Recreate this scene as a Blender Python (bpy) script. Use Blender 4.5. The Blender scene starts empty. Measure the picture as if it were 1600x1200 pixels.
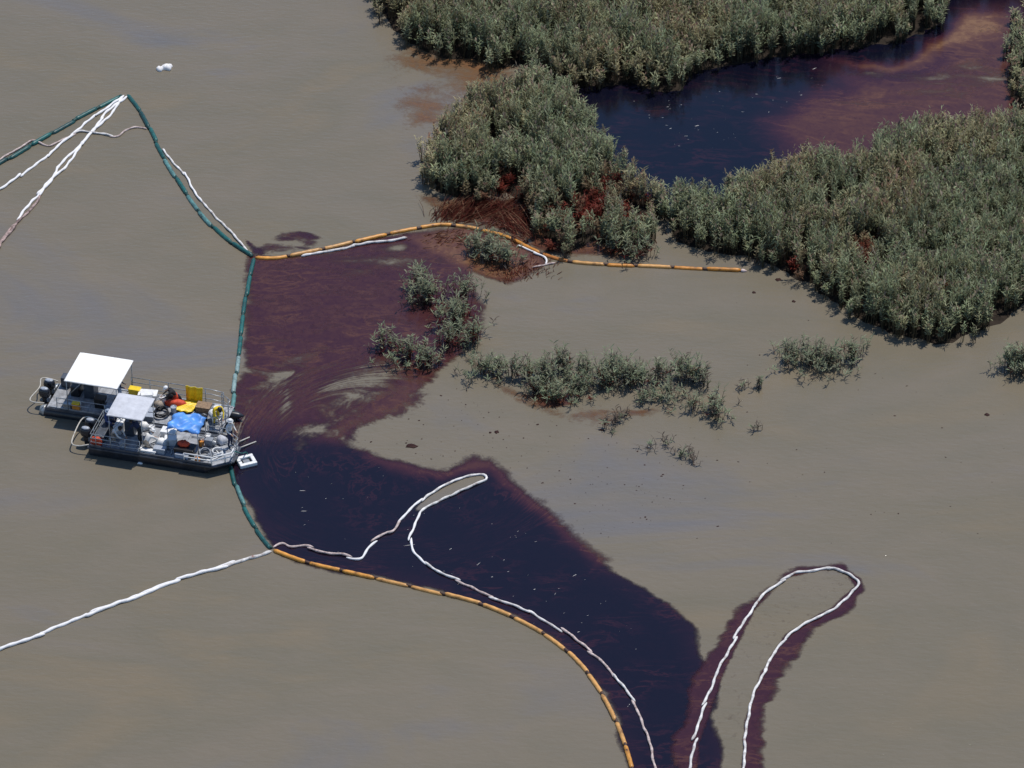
import bpy, bmesh, math, random
import numpy as np
from mathutils import Vector, Matrix
R = math.radians
random.seed(7)
sc = bpy.context.scene
col = sc.collection

# ------------------------------------------------------------------ camera
PITCH = R(36.0); DIST = 230.0; FPX = 6900.0           # helicopter view, long lens
cam_d = bpy.data.cameras.new("camera"); cam = bpy.data.objects.new("camera", cam_d); col.objects.link(cam)
cam.location = (0, -DIST*math.cos(PITCH), DIST*math.sin(PITCH))
cam.rotation_euler = (math.pi/2-PITCH, 0, 0)
cam_d.angle = 2*math.atan(800/FPX); cam_d.clip_start = 1; cam_d.clip_end = 12000
sc.camera = cam
# ------------------------------------------------------------------ sky and sun
SUN_EL, SUN_AZ = R(69), R(42)                          # azimuth from +Y towards +X
w = bpy.data.worlds.new("World"); sc.world = w; w.use_nodes = True
nt = w.node_tree; bg = nt.nodes['Background']
sky = nt.nodes.new('ShaderNodeTexSky'); sky.sky_type = 'NISHITA'; sky.sun_disc = False
sky.sun_elevation = SUN_EL; sky.sun_rotation = SUN_AZ
sky.air_density = 1.0; sky.dust_density = 0.0; sky.ozone_density = 5.0
nt.links.new(sky.outputs[0], bg.inputs[0]); bg.inputs[1].default_value = 0.12
sl = bpy.data.lights.new("sun", 'SUN'); sl.energy = 3.9; sl.angle = R(0.53); sl.color = (1, .955, .89)
sun = bpy.data.objects.new("sun", sl); col.objects.link(sun)
sd = Vector((math.sin(SUN_AZ)*math.cos(SUN_EL), math.cos(SUN_AZ)*math.cos(SUN_EL), math.sin(SUN_EL)))
sun.rotation_euler = sd.to_track_quat('Z', 'Y').to_euler(); sun.location = sd*300
vs = sc.view_settings; vs.view_transform = 'Standard'; vs.look = 'None'; vs.exposure = 0; vs.gamma = 1
vs.use_curve_mapping = False
sc.render.engine = 'CYCLES'
sc.render.resolution_x = 1024; sc.render.resolution_y = 768

# ------------------------------------------------------------------ survey: sheet of plan coordinates -> metres
_s, _c = math.sin(PITCH), math.cos(PITCH)
def P(u, v, h=0.0):
    """plan point (chart units of the survey photograph) at height h, in metres"""
    a = (u-800)/FPX; b = (600-v)/FPX
    d = (a, _c+b*_s, -_s+b*_c)
    t = (DIST*_s-h)/(-d[2])
    return Vector((a*t, -DIST*_c+d[1]*t, h))
def PP(pts, h=0.0): return [P(u, v, h) for u, v in pts]

# ------------------------------------------------------------------ helpers
def tag(o, label=None, cat=None, group=None, kind=None):
    if label: o['label'] = label
    if cat: o['category'] = cat
    if group: o['group'] = group
    if kind: o['kind'] = kind
    return o
def link(name, me, mat, parent=None):
    o = bpy.data.objects.new(name, me); col.objects.link(o)
    if mat is not None and not me.materials:
        me.materials.append(mat)
    if parent is not None: o.parent = parent
    return o
def empty(name, loc, rz=0):
    o = bpy.data.objects.new(name, None); col.objects.link(o)
    o.location = loc; o.rotation_euler = (0, 0, rz); o.empty_display_size = .2
    return o
class MB:
    def __init__(s): s.v = []; s.f = []
    def add(s, vs, fs):
        n = len(s.v); s.v += [tuple(p) for p in vs]; s.f += [tuple(n+i for i in f) for f in fs]; return s
    def box(s, c, d, rz=0, bev=0, rx=0, ry=0):
        bm = bmesh.new(); bmesh.ops.create_cube(bm, size=1)
        M = Matrix.Translation(Vector(c)) @ Matrix.Rotation(rz, 4, 'Z') @ Matrix.Rotation(ry, 4, 'Y') @ Matrix.Rotation(rx, 4, 'X')
        for q in bm.verts: q.co = Vector((q.co.x*d[0], q.co.y*d[1], q.co.z*d[2]))
        if bev: bmesh.ops.bevel(bm, geom=bm.edges[:], offset=bev, segments=2, affect='EDGES', profile=.6)
        bm.transform(M); bm.verts.index_update()
        s.add([q.co for q in bm.verts], [[q.index for q in f.verts] for f in bm.faces]); bm.free(); return s
    def tube(s, path, rad, n=8, cap=True, up=Vector((0, 0, 1))):
        path = [Vector(p) for p in path]; m = len(path)
        if not hasattr(rad, '__len__'): rad = [rad]*m
        vs, fs = [], []
        for i, p in enumerate(path):
            t = (path[min(i+1, m-1)]-path[max(i-1, 0)])
            t = t.normalized() if t.length > 1e-9 else Vector((1, 0, 0))
            u = up if abs(t.dot(up)) < .95 else Vector((1, 0, 0))
            a = t.cross(u).normalized(); b = a.cross(t).normalized()
            for k in range(n):
                an = 2*math.pi*k/n
                vs.append(p+(a*math.cos(an)+b*math.sin(an))*rad[i])
        for i in range(m-1):
            for k in range(n):
                k2 = (k+1) % n
                fs.append((i*n+k, i*n+k2, (i+1)*n+k2, (i+1)*n+k))
        if cap: fs.append(tuple(range(n-1, -1, -1))); fs.append(tuple((m-1)*n+k for k in range(n)))
        return s.add(vs, fs)
    def loft(s, rings, cap=True):
        n = len(rings[0]); vs = [p for r in rings for p in r]; fs = []
        for i in range(len(rings)-1):
            for k in range(n):
                k2 = (k+1) % n; fs.append((i*n+k, i*n+k2, (i+1)*n+k2, (i+1)*n+k))
        if cap: fs.append(tuple(range(n-1, -1, -1))); fs.append(tuple((len(rings)-1)*n+k for k in range(n)))
        return s.add(vs, fs)
    def lathe(s, prof, n=14, c=(0, 0, 0)):
        return s.loft([[(c[0]+r*math.cos(2*math.pi*k/n), c[1]+r*math.sin(2*math.pi*k/n), c[2]+z) for k in range(n)] for r, z in prof])
    def sheet(s, f, nu, nv):
        vs = [f(i/nu, j/nv) for j in range(nv+1) for i in range(nu+1)]
        fs = [(j*(nu+1)+i, j*(nu+1)+i+1, (j+1)*(nu+1)+i+1, (j+1)*(nu+1)+i) for j in range(nv) for i in range(nu)]
        return s.add(vs, fs)
    def mesh(s, name, smooth=False):
        me = bpy.data.meshes.new(name); me.from_pydata(s.v, [], s.f); me.update()
        if smooth: me.polygons.foreach_set('use_smooth', [True]*len(me.polygons))
        return me
    def build(s, name, mat, parent=None, smooth=False, loc=None, rz=None):
        o = link(name, s.mesh(name, smooth), mat, parent)
        if loc is not None: o.location = loc
        if rz is not None: o.rotation_euler = (0, 0, rz)
        return o
def np_mesh(name, V, F, colr=None):
    """V (n,3), F (m,3 or 4) -> mesh with an optional colour attribute 'tint'"""
    me = bpy.data.meshes.new(name); k = F.shape[1]
    me.vertices.add(len(V)); me.vertices.foreach_set('co', np.ascontiguousarray(V, np.float32).ravel())
    me.loops.add(F.size); me.loops.foreach_set('vertex_index', np.ascontiguousarray(F, np.int32).ravel())
    me.polygons.add(len(F)); me.polygons.foreach_set('loop_start', np.arange(0, F.size, k, dtype=np.int32))
    me.update(calc_edges=True)
    if colr is not None:
        a = me.color_attributes.new('tint', 'FLOAT_COLOR', 'POINT')
        c = np.ones((len(V), 4), np.float32); c[:, :colr.shape[1]] = colr
        a.data.foreach_set('color', c.ravel())
    return me
def hash2(ix, iy, seed):
    h = (ix.astype(np.int64)*374761393+iy.astype(np.int64)*668265263+seed*1442695041) & 0xffffffff
    h = ((h ^ (h >> 13))*1274126177) & 0xffffffff
    h = (h ^ (h >> 16)) & 0xffffff
    return h/float(0xffffff)
def vnoise(x, y, seed=0, octv=1):
    out = 0; amp = 1; tot = 0
    for o in range(octv):
        ix, iy = np.floor(x), np.floor(y); fx, fy = x-ix, y-iy
        fx = fx*fx*(3-2*fx); fy = fy*fy*(3-2*fy)
        n = (hash2(ix, iy, seed+o)*(1-fx)+hash2(ix+1, iy, seed+o)*fx)*(1-fy)+(hash2(ix, iy+1, seed+o)*(1-fx)+hash2(ix+1, iy+1, seed+o)*fx)*fy
        out = out+n*amp; tot += amp; amp *= .5; x = x*2.03+17.1; y = y*2.03+5.7
    return out/tot
def sdf(x, y, poly):
    """signed distance, positive inside"""
    n = len(poly); d2 = np.full(x.shape, 1e18); ins = np.zeros(x.shape, bool)
    for i in range(n):
        ax, ay = poly[i][0], poly[i][1]; bx, by = poly[(i+1) % n][0], poly[(i+1) % n][1]
        ex, ey = bx-ax, by-ay; L = ex*ex+ey*ey+1e-12
        t = np.clip(((x-ax)*ex+(y-ay)*ey)/L, 0, 1)
        d2 = np.minimum(d2, (x-ax-t*ex)**2+(y-ay-t*ey)**2)
        c = ((ay > y) != (by > y))
        with np.errstate(divide='ignore', invalid='ignore'):
            xi = ax+(y-ay)*ex/(ey if abs(ey) > 1e-12 else 1e-12)
        ins ^= c & (x < xi)
    d = np.sqrt(d2); return np.where(ins, d, -d)
def sstep(a, b, x):
    t = np.clip((x-a)/(b-a), 0, 1); return t*t*(3-2*t)
def chart(x, y):
    """metres on the water -> chart units (inverse of P at h=0)"""
    dx, dy, dz = x, y+DIST*_c, -DIST*_s
    dep = dy*_c-dz*_s; upc = dy*_s+dz*_c
    return 800+FPX*dx/dep, 600-FPX*upc/dep
def catmull(pts, step=.12):
    pts = [Vector(p) for p in pts]; out = []
    for i in range(len(pts)-1):
        p0 = pts[max(i-1, 0)]; p1 = pts[i]; p2 = pts[i+1]; p3 = pts[min(i+2, len(pts)-1)]
        n = max(2, int((p2-p1).length/step))
        for k in range(n):
            t = k/n
            out.append(.5*((2*p1)+(p2-p0)*t+(2*p0-5*p1+4*p2-p3)*t*t+(3*p1-p0-3*p2+p3)*t**3))
    out.append(pts[-1]); return out
def along(path, s0, s1, step):
    """resample a polyline between arc lengths"""
    acc = [0]
    for i in range(1, len(path)): acc.append(acc[-1]+(path[i]-path[i-1]).length)
    n = max(2, int(round((s1-s0)/step))+1); out = []; j = 0
    for k in range(n):
        s = s0+(s1-s0)*k/(n-1); s = min(max(s, 0), acc[-1])
        while j < len(acc)-2 and acc[j+1] < s: j += 1
        while j > 0 and acc[j] > s: j -= 1
        L = acc[j+1]-acc[j]; t = (s-acc[j])/L if L > 0 else 0
        out.append(path[j].lerp(path[j+1], t))
    return out
def plen(path): return sum((path[i+1]-path[i]).length for i in range(len(path)-1))

# ------------------------------------------------------------------ materials
def mat(name):
    m = bpy.data.materials.new(name); m.use_nodes = True
    n = m.node_tree; b = n.nodes['Principled BSDF']; return m, n, b
def N(n, t, **kw):
    x = n.nodes.new(t)
    for k, v in kw.items():
        if k in x.inputs.keys(): x.inputs[k].default_value = v
        else: setattr(x, k, v)
    return x
def ramp(n, fac, stops):
    r = n.nodes.new('ShaderNodeValToRGB'); e = r.color_ramp.elements
    while len(e) < len(stops): e.new(.5)
    for q, (p, c) in zip(e, stops):
        q.position = p; q.color = (*c, 1) if hasattr(c, '__len__') else (c, c, c, 1)
    n.links.new(fac, r.inputs[0]); return r
def simple(name, c, rough=.5, metal=0, var=.25, scale=6, dirt=None, bump=0, spec=.5):
    """painted / cloth / metal surface with uneven colour and a little wear"""
    m, n, b = mat(name)
    tc = N(n, 'ShaderNodeTexCoord'); no = N(n, 'ShaderNodeTexNoise', Scale=scale, Detail=5.0, Roughness=.65)
    n.links.new(tc.outputs['Object'], no.inputs['Vector'])
    lo = tuple(x*(1-var) for x in c); hi = tuple(min(1, x*(1+var*.6)) for x in c)
    if dirt: st = [(.28, dirt), (.42, lo), (.7, hi)]
    else: st = [(.3, lo), (.7, hi)]
    r = ramp(n, no.outputs['Fac'], st); n.links.new(r.outputs[0], b.inputs['Base Color'])
    b.inputs['Roughness'].default_value = rough; b.inputs['Metallic'].default_value = metal
    b.inputs['Specular IOR Level'].default_value = spec
    if bump:
        bp = N(n, 'ShaderNodeBump', Strength=bump, Distance=.03); n.links.new(no.outputs['Fac'], bp.inputs['Height'])
        n.links.new(bp.outputs[0], b.inputs['Normal'])
    return m

def water_material():
    m, n, b = mat('muddy_water')
    tc = N(n, 'ShaderNodeTexCoord'); mp = N(n, 'ShaderNodeMapping'); mp.inputs['Scale'].default_value = (.45, 1.0, 1); mp.inputs['Rotation'].default_value = (0, 0, .16)
    n.links.new(tc.outputs['Object'], mp.inputs['Vector'])
    big = N(n, 'ShaderNodeTexNoise', Scale=.075, Detail=5.0, Roughness=.6, Distortion=.9)
    mid = N(n, 'ShaderNodeTexNoise', Scale=.55, Detail=7.0, Roughness=.62, Distortion=.5)
    for x in (big, mid): n.links.new(mp.outputs[0], x.inputs['Vector'])
    r1 = ramp(n, big.outputs['Fac'], [(.30, (.184, .149, .099)), (.42, (.160, .139, .101)), (.54, (.170, .146, .110)), (.66, (.144, .136, .133))])
    r2 = ramp(n, mid.outputs['Fac'], [(.3, (.94, .945, .935)), (.65, (1.02, 1.0, .985))])
    mx = N(n, 'ShaderNodeMix', data_type='RGBA', blend_type='MULTIPLY'); mx.inputs[0].default_value = 1
    n.links.new(r1.outputs[0], mx.inputs[6]); n.links.new(r2.outputs[0], mx.inputs[7])
    n.links.new(mx.outputs[2], b.inputs['Base Color'])
    b.inputs['Roughness'].default_value = .10; b.inputs['IOR'].default_value = 1.33
    rp = N(n, 'ShaderNodeTexNoise', Scale=2.4, Detail=5.0, Roughness=.55)
    mp2 = N(n, 'ShaderNodeMapping'); mp2.inputs['Scale'].default_value = (.7, 1.6, 1); mp2.inputs['Rotation'].default_value = (0, 0, .3)
    n.links.new(tc.outputs['Object'], mp2.inputs['Vector']); n.links.new(mp2.outputs[0], rp.inputs['Vector'])
    bp = N(n, 'ShaderNodeBump', Strength=.65, Distance=.07); n.links.new(rp.outputs['Fac'], bp.inputs['Height'])
    n.links.new(bp.outputs[0], b.inputs['Normal'])
    return m

def oil_material():
    """floating crude: attribute oil = (film thickness, emulsified red-brown share, streakiness, -)"""
    m, n, b = mat('crude_oil'); L = n.links.new
    at = N(n, 'ShaderNodeAttribute', attribute_name='tint'); se = N(n, 'ShaderNodeSeparateColor'); L(at.outputs['Color'], se.inputs[0])
    fl = N(n, 'ShaderNodeAttribute', attribute_name='flow')
    tc = N(n, 'ShaderNodeTexCoord')
    st = N(n, 'ShaderNodeTexNoise', Scale=1.0, Detail=6.0, Roughness=.62, Distortion=.5); L(fl.outputs['Vector'], st.inputs['Vector'])
    fi = N(n, 'ShaderNodeTexNoise', Scale=3.2, Detail=6.0, Roughness=.7, Distortion=.8); L(tc.outputs['Object'], fi.inputs['Vector'])
    # film = thickness + streaks*(noise-.5)*s + (fine-.5)*.5
    def math_(op, a, c, clamp=False):
        x = N(n, 'ShaderNodeMath', operation=op, use_clamp=clamp)
        for i, q in enumerate((a, c)):
            if isinstance(q, (int, float)): x.inputs[i].default_value = q
            else: L(q, x.inputs[i])
        return x.outputs[0]
    s1 = math_('MULTIPLY', math_('SUBTRACT', st.outputs['Fac'], .5), math_('MULTIPLY', se.outputs[2], 7.0))
    f1 = math_('MULTIPLY', math_('SUBTRACT', fi.outputs['Fac'], .5), .55)
    film = math_('ADD', math_('ADD', se.outputs[0], s1), f1)
    al = ramp(n, film, [(.12, 0.0), (.40, .66), (.66, 1.0)])
    # thick crude is near black, the emulsion red-brown, the thinnest film more orange
    tone = math_('ADD', math_('MULTIPLY', math_('SUBTRACT', fi.outputs['Fac'], .5), .35), math_('MULTIPLY', s1, -.16))
    # thin threads of emulsion drawn out along the flow
    rid = math_('SUBTRACT', 1.0, math_('MULTIPLY', math_('ABSOLUTE', math_('SUBTRACT', st.outputs['Fac'], .47), 0), 22.0), True)
    big = N(n, 'ShaderNodeTexNoise', Scale=.35, Detail=2.0); L(tc.outputs['Object'], big.inputs['Vector'])
    msk = ramp(n, big.outputs['Fac'], [(.40, 0.0), (.62, 1.0)])
    thr = math_('MULTIPLY', math_('MULTIPLY', rid, msk.outputs[0]), math_('SUBTRACT', .30, math_('MULTIPLY', se.outputs[1], .22), True))
    g2 = math_('ADD', math_('ADD', se.outputs[1], thr), math_('MULTIPLY', tone, math_('ADD', math_('MULTIPLY', se.outputs[1], 1.3), .2)), True)
    rc = ramp(n, g2, [(.0, (.0025, .004, .011)), (.22, (.013, .006, .014)), (.52, (.043, .013, .019)), (.80, (.100, .042, .026)), (1.0, (.19, .100, .048))])
    L(rc.outputs[0], b.inputs['Base Color'])
    b.inputs['Roughness'].default_value = .12; b.inputs['IOR'].default_value = 1.42
    rr = ramp(n, g2, [(.1, .09), (.8, .19)]); L(rr.outputs[0], b.inputs['Roughness'])
    bp = N(n, 'ShaderNodeBump', Strength=.12, Distance=.03); L(fi.outputs['Fac'], bp.inputs['Height']); L(bp.outputs[0], b.inputs['Normal'])
    tr = N(n, 'ShaderNodeBsdfTransparent'); ms = N(n, 'ShaderNodeMixShader')
    L(al.outputs[0], ms.inputs[0]); L(tr.outputs[0], ms.inputs[1]); L(b.outputs[0], ms.inputs[2])
    L(ms.outputs[0], n.nodes['Material Output'].inputs[0])
    return m

def reed_material():
    m, n, b = mat('reed_foliage'); L = n.links.new
    at = N(n, 'ShaderNodeAttribute', attribute_name='tint')
    no = N(n, 'ShaderNodeTexNoise', Scale=2.5, Detail=3.0); tc = N(n, 'ShaderNodeTexCoord'); L(tc.outputs['Object'], no.inputs['Vector'])
    r = ramp(n, no.outputs['Fac'], [(.3, (.8, .8, .8)), (.7, (1.1, 1.1, 1.05))])
    mx = N(n, 'ShaderNodeMix', data_type='RGBA', blend_type='MULTIPLY'); mx.inputs[0].default_value = 1
    L(at.outputs['Color'], mx.inputs[6]); L(r.outputs[0], mx.inputs[7]); L(mx.outputs[2], b.inputs['Base Color'])
    b.inputs['Roughness'].default_value = .5; b.inputs['Specular IOR Level'].default_value = .1
    t = N(n, 'ShaderNodeBsdfTranslucent'); L(mx.outputs[2], t.inputs[0])
    ms = N(n, 'ShaderNodeMixShader'); ms.inputs[0].default_value = .28
    L(b.outputs[0], ms.inputs[1]); L(t.outputs[0], ms.inputs[2]); L(ms.outputs[0], n.nodes['Material Output'].inputs[0])
    return m
M = {}
M['water'] = water_material(); M['oil'] = oil_material(); M['reed'] = reed_material()
M['mud'] = simple('wet_mud', (.030, .022, .016), .6, var=.5, scale=2.5, bump=.6, spec=.06)
M['tar'] = simple('tar', (.035, .014, .012), .6, var=.4, spec=.1)
M['foam'] = simple('foam_white', (.62, .60, .56), .8, var=.2, scale=20)

# ================================================================== WATER
mb = MB(); S = 5000
mb.add([(-S, -S, 0), (S, -S, 0), (S, S, 0), (-S, S, 0)], [(0, 1, 2, 3)])
tag(mb.build('water', M['water']), 'opaque grey-brown river water surrounding the marsh', 'water', kind='structure')

# ================================================================== PLAN OF THE MARSH (chart units)
BACK = [(570, -35), (590, 22), (622, 62), (650, 82), (690, 96), (735, 100), (765, 112), (805, 106), (850, 122), (900, 146), (935, 140), (985, 134),
        (1030, 150), (1066, 150), (1085, 122), (1120, 110), (1200, 98), (1290, 88), (1400, 70), (1478, 44), (1490, -4), (1525, -18), (1600, -22), (1780, -26), (1780, -150), (1200, -190), (560, -190), (480, -110)]
ISLAND = [(668, 300), (700, 316), (745, 318), (790, 308), (815, 330), (838, 372), (862, 398), (895, 402), (925, 385), (960, 398), (1000, 404), (1022, 385), (1010, 350), (1045, 340),
          (1052, 300), (1012, 305), (985, 275), (945, 235), (918, 190), (885, 150), (838, 132), (780, 150), (715, 184), (672, 226), (662, 268)]
RIGHT = [(1030, 318), (1012, 332), (1040, 352), (1060, 382), (1105, 400), (1160, 402), (1215, 428), (1262, 450), (1300, 486), (1365, 512), (1420, 535), (1465, 542), (1515, 534), (1560, 510),
         (1610, 478), (1740, 440), (1750, 150), (1620, 180), (1570, 205), (1500, 208), (1420, 218), (1380, 232), (1330, 270), (1290, 262), (1250, 268), (1180, 280), (1110, 322), (1070, 320)]
EAST = [(1585, 40), (1570, 90), (1575, 150), (1600, 195), (1760, 150), (1760, 10), (1610, 12)]

# mud bank under each reed bed, a low rough mound
def bank(poly, label, seed):
    W = PP(poly); xs = [p.x for p in W]; ys = [p.y for p in W]; g = .45
    X, Y = np.meshgrid(np.arange(min(xs), max(xs)+g, g), np.arange(min(ys), max(ys)+g, g))
    d = sdf(X, Y, W)-.35+(vnoise(X*.9, Y*.9, seed, 2)-.5)*.8
    Z = np.clip(d*.16, -.25, .16)+(vnoise(X*1.7, Y*1.7, seed+3, 2)-.5)*.09
    keep = d > -.9; ny, nx = X.shape
    idx = np.arange(nx*ny).reshape(ny, nx)
    q = np.stack([idx[:-1, :-1], idx[:-1, 1:], idx[1:, 1:], idx[1:, :-1]], -1).reshape(-1, 4)
    q = q[keep.ravel()[q].any(1)]
    u, inv = np.unique(q, return_inverse=True)
    V = np.stack([X.ravel(), Y.ravel(), Z.ravel()], 1)[u]
    me = np_mesh('mud_bank', V, inv.reshape(-1, 4)); me.polygons.foreach_set('use_smooth', [True]*len(me.polygons))
    tag(link('mud_bank', me, M['mud']), label, 'mud bank', kind='structure')
bank(BACK, 'dark wet mud under the reed bed along the far side', 1)
bank(ISLAND, 'dark wet mud under the reed island in the middle', 2)
bank(RIGHT, 'dark wet mud under the wide reed bed on the right', 3)
bank(EAST, 'dark wet mud under the reeds east of the marsh pool', 4)

# ================================================================== OIL
def slick(name, label, z, res, layers, holes=(), swirl=None, streak=.18, pad=1.5, seed=0, flowdir=0.0, group=None):
    """layers: (polygon, thickness, red share, edge softness m).  holes: (u, v, ru, rv, angle, depth) thin places or polygons"""
    allp = [p for l in layers for p in PP(l[0])]
    x0, x1 = min(p.x for p in allp)-pad, max(p.x for p in allp)+pad; y0, y1 = min(p.y for p in allp)-pad, max(p.y for p in allp)+pad
    X, Y = np.meshgrid(np.arange(x0, x1, res), np.arange(y0, y1, res))
    D = np.zeros(X.shape); G = np.zeros(X.shape)
    wx = (vnoise(X*.45, Y*.45, seed+1, 4)-.5)*1.6; wy = (vnoise(X*.45, Y*.45, seed+2, 4)-.5)*1.6
    for li, (poly, th, red, soft, *gs) in enumerate(layers):
        w_ = .45+.5*min(1.0, soft)
        d = sdf(X+wx*w_, Y+wy*w_, PP(poly))
        a = sstep(-soft*.6, soft, d)
        ag = sstep(-gs[0]*1.3, gs[0]*.8, d+wy*.6) if gs else a
        G = G*(1-ag)+red*ag if li else np.full(X.shape, red)
        D = np.maximum(D, th*a)
    U, V_ = chart(X, Y)
    for h in holes:
        if isinstance(h[0], (list, tuple)):
            D = D*(1-sstep(-.12, .12, sdf(X, Y, PP(h[0])))*h[1]); continue
        hu, hv, ru, rv, an, dep = h
        a_ = R(an); du, dv = U-hu, V_-hv
        p = (du*math.cos(a_)+dv*math.sin(a_))/ru; q = (-du*math.sin(a_)+dv*math.cos(a_))/rv
        p = p+wx*.35; q = q+wy*.35
        D = D*(1-dep*np.exp(-(p*p+q*q)))
    if swirl:
        su, sv = swirl; c = P(su, sv)
        rr = np.hypot(X-c.x, Y-c.y); th_ = np.arctan2(Y-c.y, X-c.x)
        k = sstep(9.5, 6.0, rr)
        fx = th_*4.6*k+(X*.45)*(1-k); fy = rr*1.15*k+(Y*1.15)*(1-k)
    else:
        cc, ss = math.cos(flowdir), math.sin(flowdir)
        fx = (X*cc+Y*ss)*.35; fy = (-X*ss+Y*cc)*1.1
    fx = fx+wx*.25; fy = fy+wy*.5
    B = np.full(X.shape, streak) if not callable(streak) else streak(U, V_)
    B = B*sstep(.02, .3, D)
    ny, nx = X.shape; idx = np.arange(nx*ny).reshape(ny, nx)
    q = np.stack([idx[:-1, :-1], idx[:-1, 1:], idx[1:, 1:], idx[1:, :-1]], -1).reshape(-1, 4)
    q = q[(D.ravel()[q] > .02).any(1)]
    u, inv = np.unique(q, return_inverse=True)
    V = np.stack([X.ravel(), Y.ravel(), np.full(X.size, z)], 1)[u]
    C = np.stack([D.ravel(), G.ravel(), B.ravel()], 1)[u]
    me = np_mesh(name, V, inv.reshape(-1, 4), C)
    a = me.attributes.new('flow', 'FLOAT_VECTOR', 'POINT')
    f = np.zeros((len(u), 3), np.float32); f[:, 0] = fx.ravel()[u]; f[:, 1] = fy.ravel()[u]; f[:, 2] = seed*3.1
    a.data.foreach_set('vector', f.ravel())
    return tag(link(name, me, M['oil']), label, 'oil slick', group, 'stuff')

BROWN = [(392, 398), (440, 402), (500, 392), (560, 378), (640, 362), (695, 354), (735, 360), (760, 395), (745, 430), (752, 470), (748, 520), (728, 556), (700, 580), (672, 606), (632, 632), (585, 652), (552, 682),
         (548, 702), (480, 706), (420, 700), (364, 690), (366, 640), (374, 540), (384, 450)]
BLACK = [(362, 690), (420, 690), (500, 690), (552, 698), (605, 714), (660, 730), (700, 736), (732, 722), (768, 724), (795, 746), (835, 776), (872, 810), (902, 850), (945, 886), (985, 906), (1040, 938), (1085, 985), (1115, 1060), (1130, 1340),
         (1015, 1340), (985, 1190), (942, 1085), (872, 1005), (770, 950), (650, 918), (560, 897), (480, 880), (426, 860), (392, 808), (370, 760), (362, 728)]
RUST = [(690, 356), (740, 352), (800, 368), (850, 400), (862, 412), (830, 432), (800, 444), (770, 436), (730, 424), (700, 400), (640, 372)]
RIM = [(640, 590), (700, 560), (745, 540), (690, 592), (668, 612), (632, 640), (585, 660), (552, 690), (500, 690), (540, 650), (590, 620)]
RIM2 = [(548, 690), (605, 712), (660, 728), (700, 734), (730, 718), (770, 720), (800, 744), (840, 774), (876, 806), (908, 848), (960, 884), (930, 890), (885, 850), (850, 810), (800, 770), (762, 742), (700, 752), (640, 742), (580, 722)]
FINGER = [(758, 742), (735, 744), (700, 757), (668, 776), (648, 794), (650, 800), (668, 792), (700, 776), (735, 760), (758, 750)]
slick('oil_slick', 'dark purple-brown oil slick held inside the green and orange booms beside the boats', .005, .13,
      [(BROWN, .69, .56, .6), (BLACK, .95, .09, .45, 1.9), (RUST, .70, .84, .5), (RIM, .66, .66, 1.1), (RIM2, .60, .62, .7)],
      holes=[(432, 594, 36, 13, -22, .78), (470, 560, 50, 7, -18, .35), (572, 592, 64, 20, -12, .74), (545, 625, 62, 13, -18, .62), (500, 668, 44, 14, -22, .75), (448, 630, 10, 30, 10, .6), (590, 408, 75, 8, 2, .62),
             (618, 388, 22, 6, -4, .95), (560, 425, 60, 7, 4, .3), (520, 605, 24, 9, -25, .6), (470, 700, 14, 6, -20, .6), (380, 655, 5, 30, 8, .5), (FINGER, 1.0)],
      swirl=(628, 712), streak=lambda U, V: np.where(V < 690, .13+.13*sstep(500, 590, V), .06), seed=11)
WISP = [(388, 374), (402, 384), (424, 380), (440, 366), (470, 362), (492, 374), (486, 388), (450, 396), (410, 402), (396, 398)]
slick('oil_slick', 'small curl of brown oil leaking outside the junction of the green and orange booms', .009, .1,
      [(WISP, .5, .5, .5), ([(386, 372), (402, 384), (416, 392), (412, 402), (396, 399)], .8, .3, .3)], holes=[(462, 380, 12, 6, 0, .9), (440, 378, 20, 4, 0, .4)], streak=.3, seed=21)
# marsh pool: black open oil at the left, red-brown emulsion at the right
POOL = [(835, 92), (935, 105), (1060, 115), (1120, 80), (1290, 60), (1400, 40), (1465, 10), (1485, -60), (1760, -160), (1780, 190), (1600, 210), (1420, 232), (1330, 285), (1180, 300), (1110, 335), (1020, 330), (950, 260), (890, 190)]
POOLBR = [(1285, 96), (1330, 108), (1400, 104), (1450, 84), (1485, 40), (1500, 10), (1780, -20), (1780, 190), (1600, 210), (1420, 232), (1330, 285), (1230, 290), (1190, 190), (1240, 150), (1300, 135)]
POOLOR = [(1295, 90), (1330, 100), (1400, 96), (1450, 78), (1478, 40), (1500, 20), (1570, 25), (1570, 60), (1490, 75), (1450, 100), (1400, 112), (1340, 112)]
slick('oil_slick', 'blue-black oil pool enclosed by reeds with a red-brown swirl at its right', .005, .2,
      [(POOL, .98, .03, .25), (POOLBR, .62, .64, 2.4), (POOLOR, .60, .92, .9)],
      holes=[(1390, 118, 110, 9, 5, .55), (1490, 112, 80, 16, -18, .55), (1550, 122, 60, 14, -10, .55), (1330, 160, 100, 9, 6, .4), (1300, 185, 80, 7, 4, .35), (1545, 50, 45, 16, 0, .4), (1470, 148, 90, 9, 0, .45)],
      streak=lambda U, V: np.clip((U-1200)/180, 0.0, 1)*.20+.03, seed=31, flowdir=-.12)
BAY = [(600, 92), (620, 74), (660, 66), (720, 78), (780, 96), (820, 110), (800, 140), (730, 165), (690, 190), (640, 200), (628, 160), (604, 130)]
slick('oil_slick', 'thin rust-coloured film in the inlet between the far reeds and the reed island', .005, .14,
      [(BAY, .42, .99, 1.9), ([(650, 72), (700, 84), (770, 100), (800, 118), (760, 124), (700, 104), (656, 92)], .62, .98, .8)],
      holes=[(645, 124, 34, 18, 0, .95), (700, 150, 40, 18, 10, .6), (690, 122, 40, 12, 0, .5)], streak=.13, seed=41, flowdir=-.3)
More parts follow.
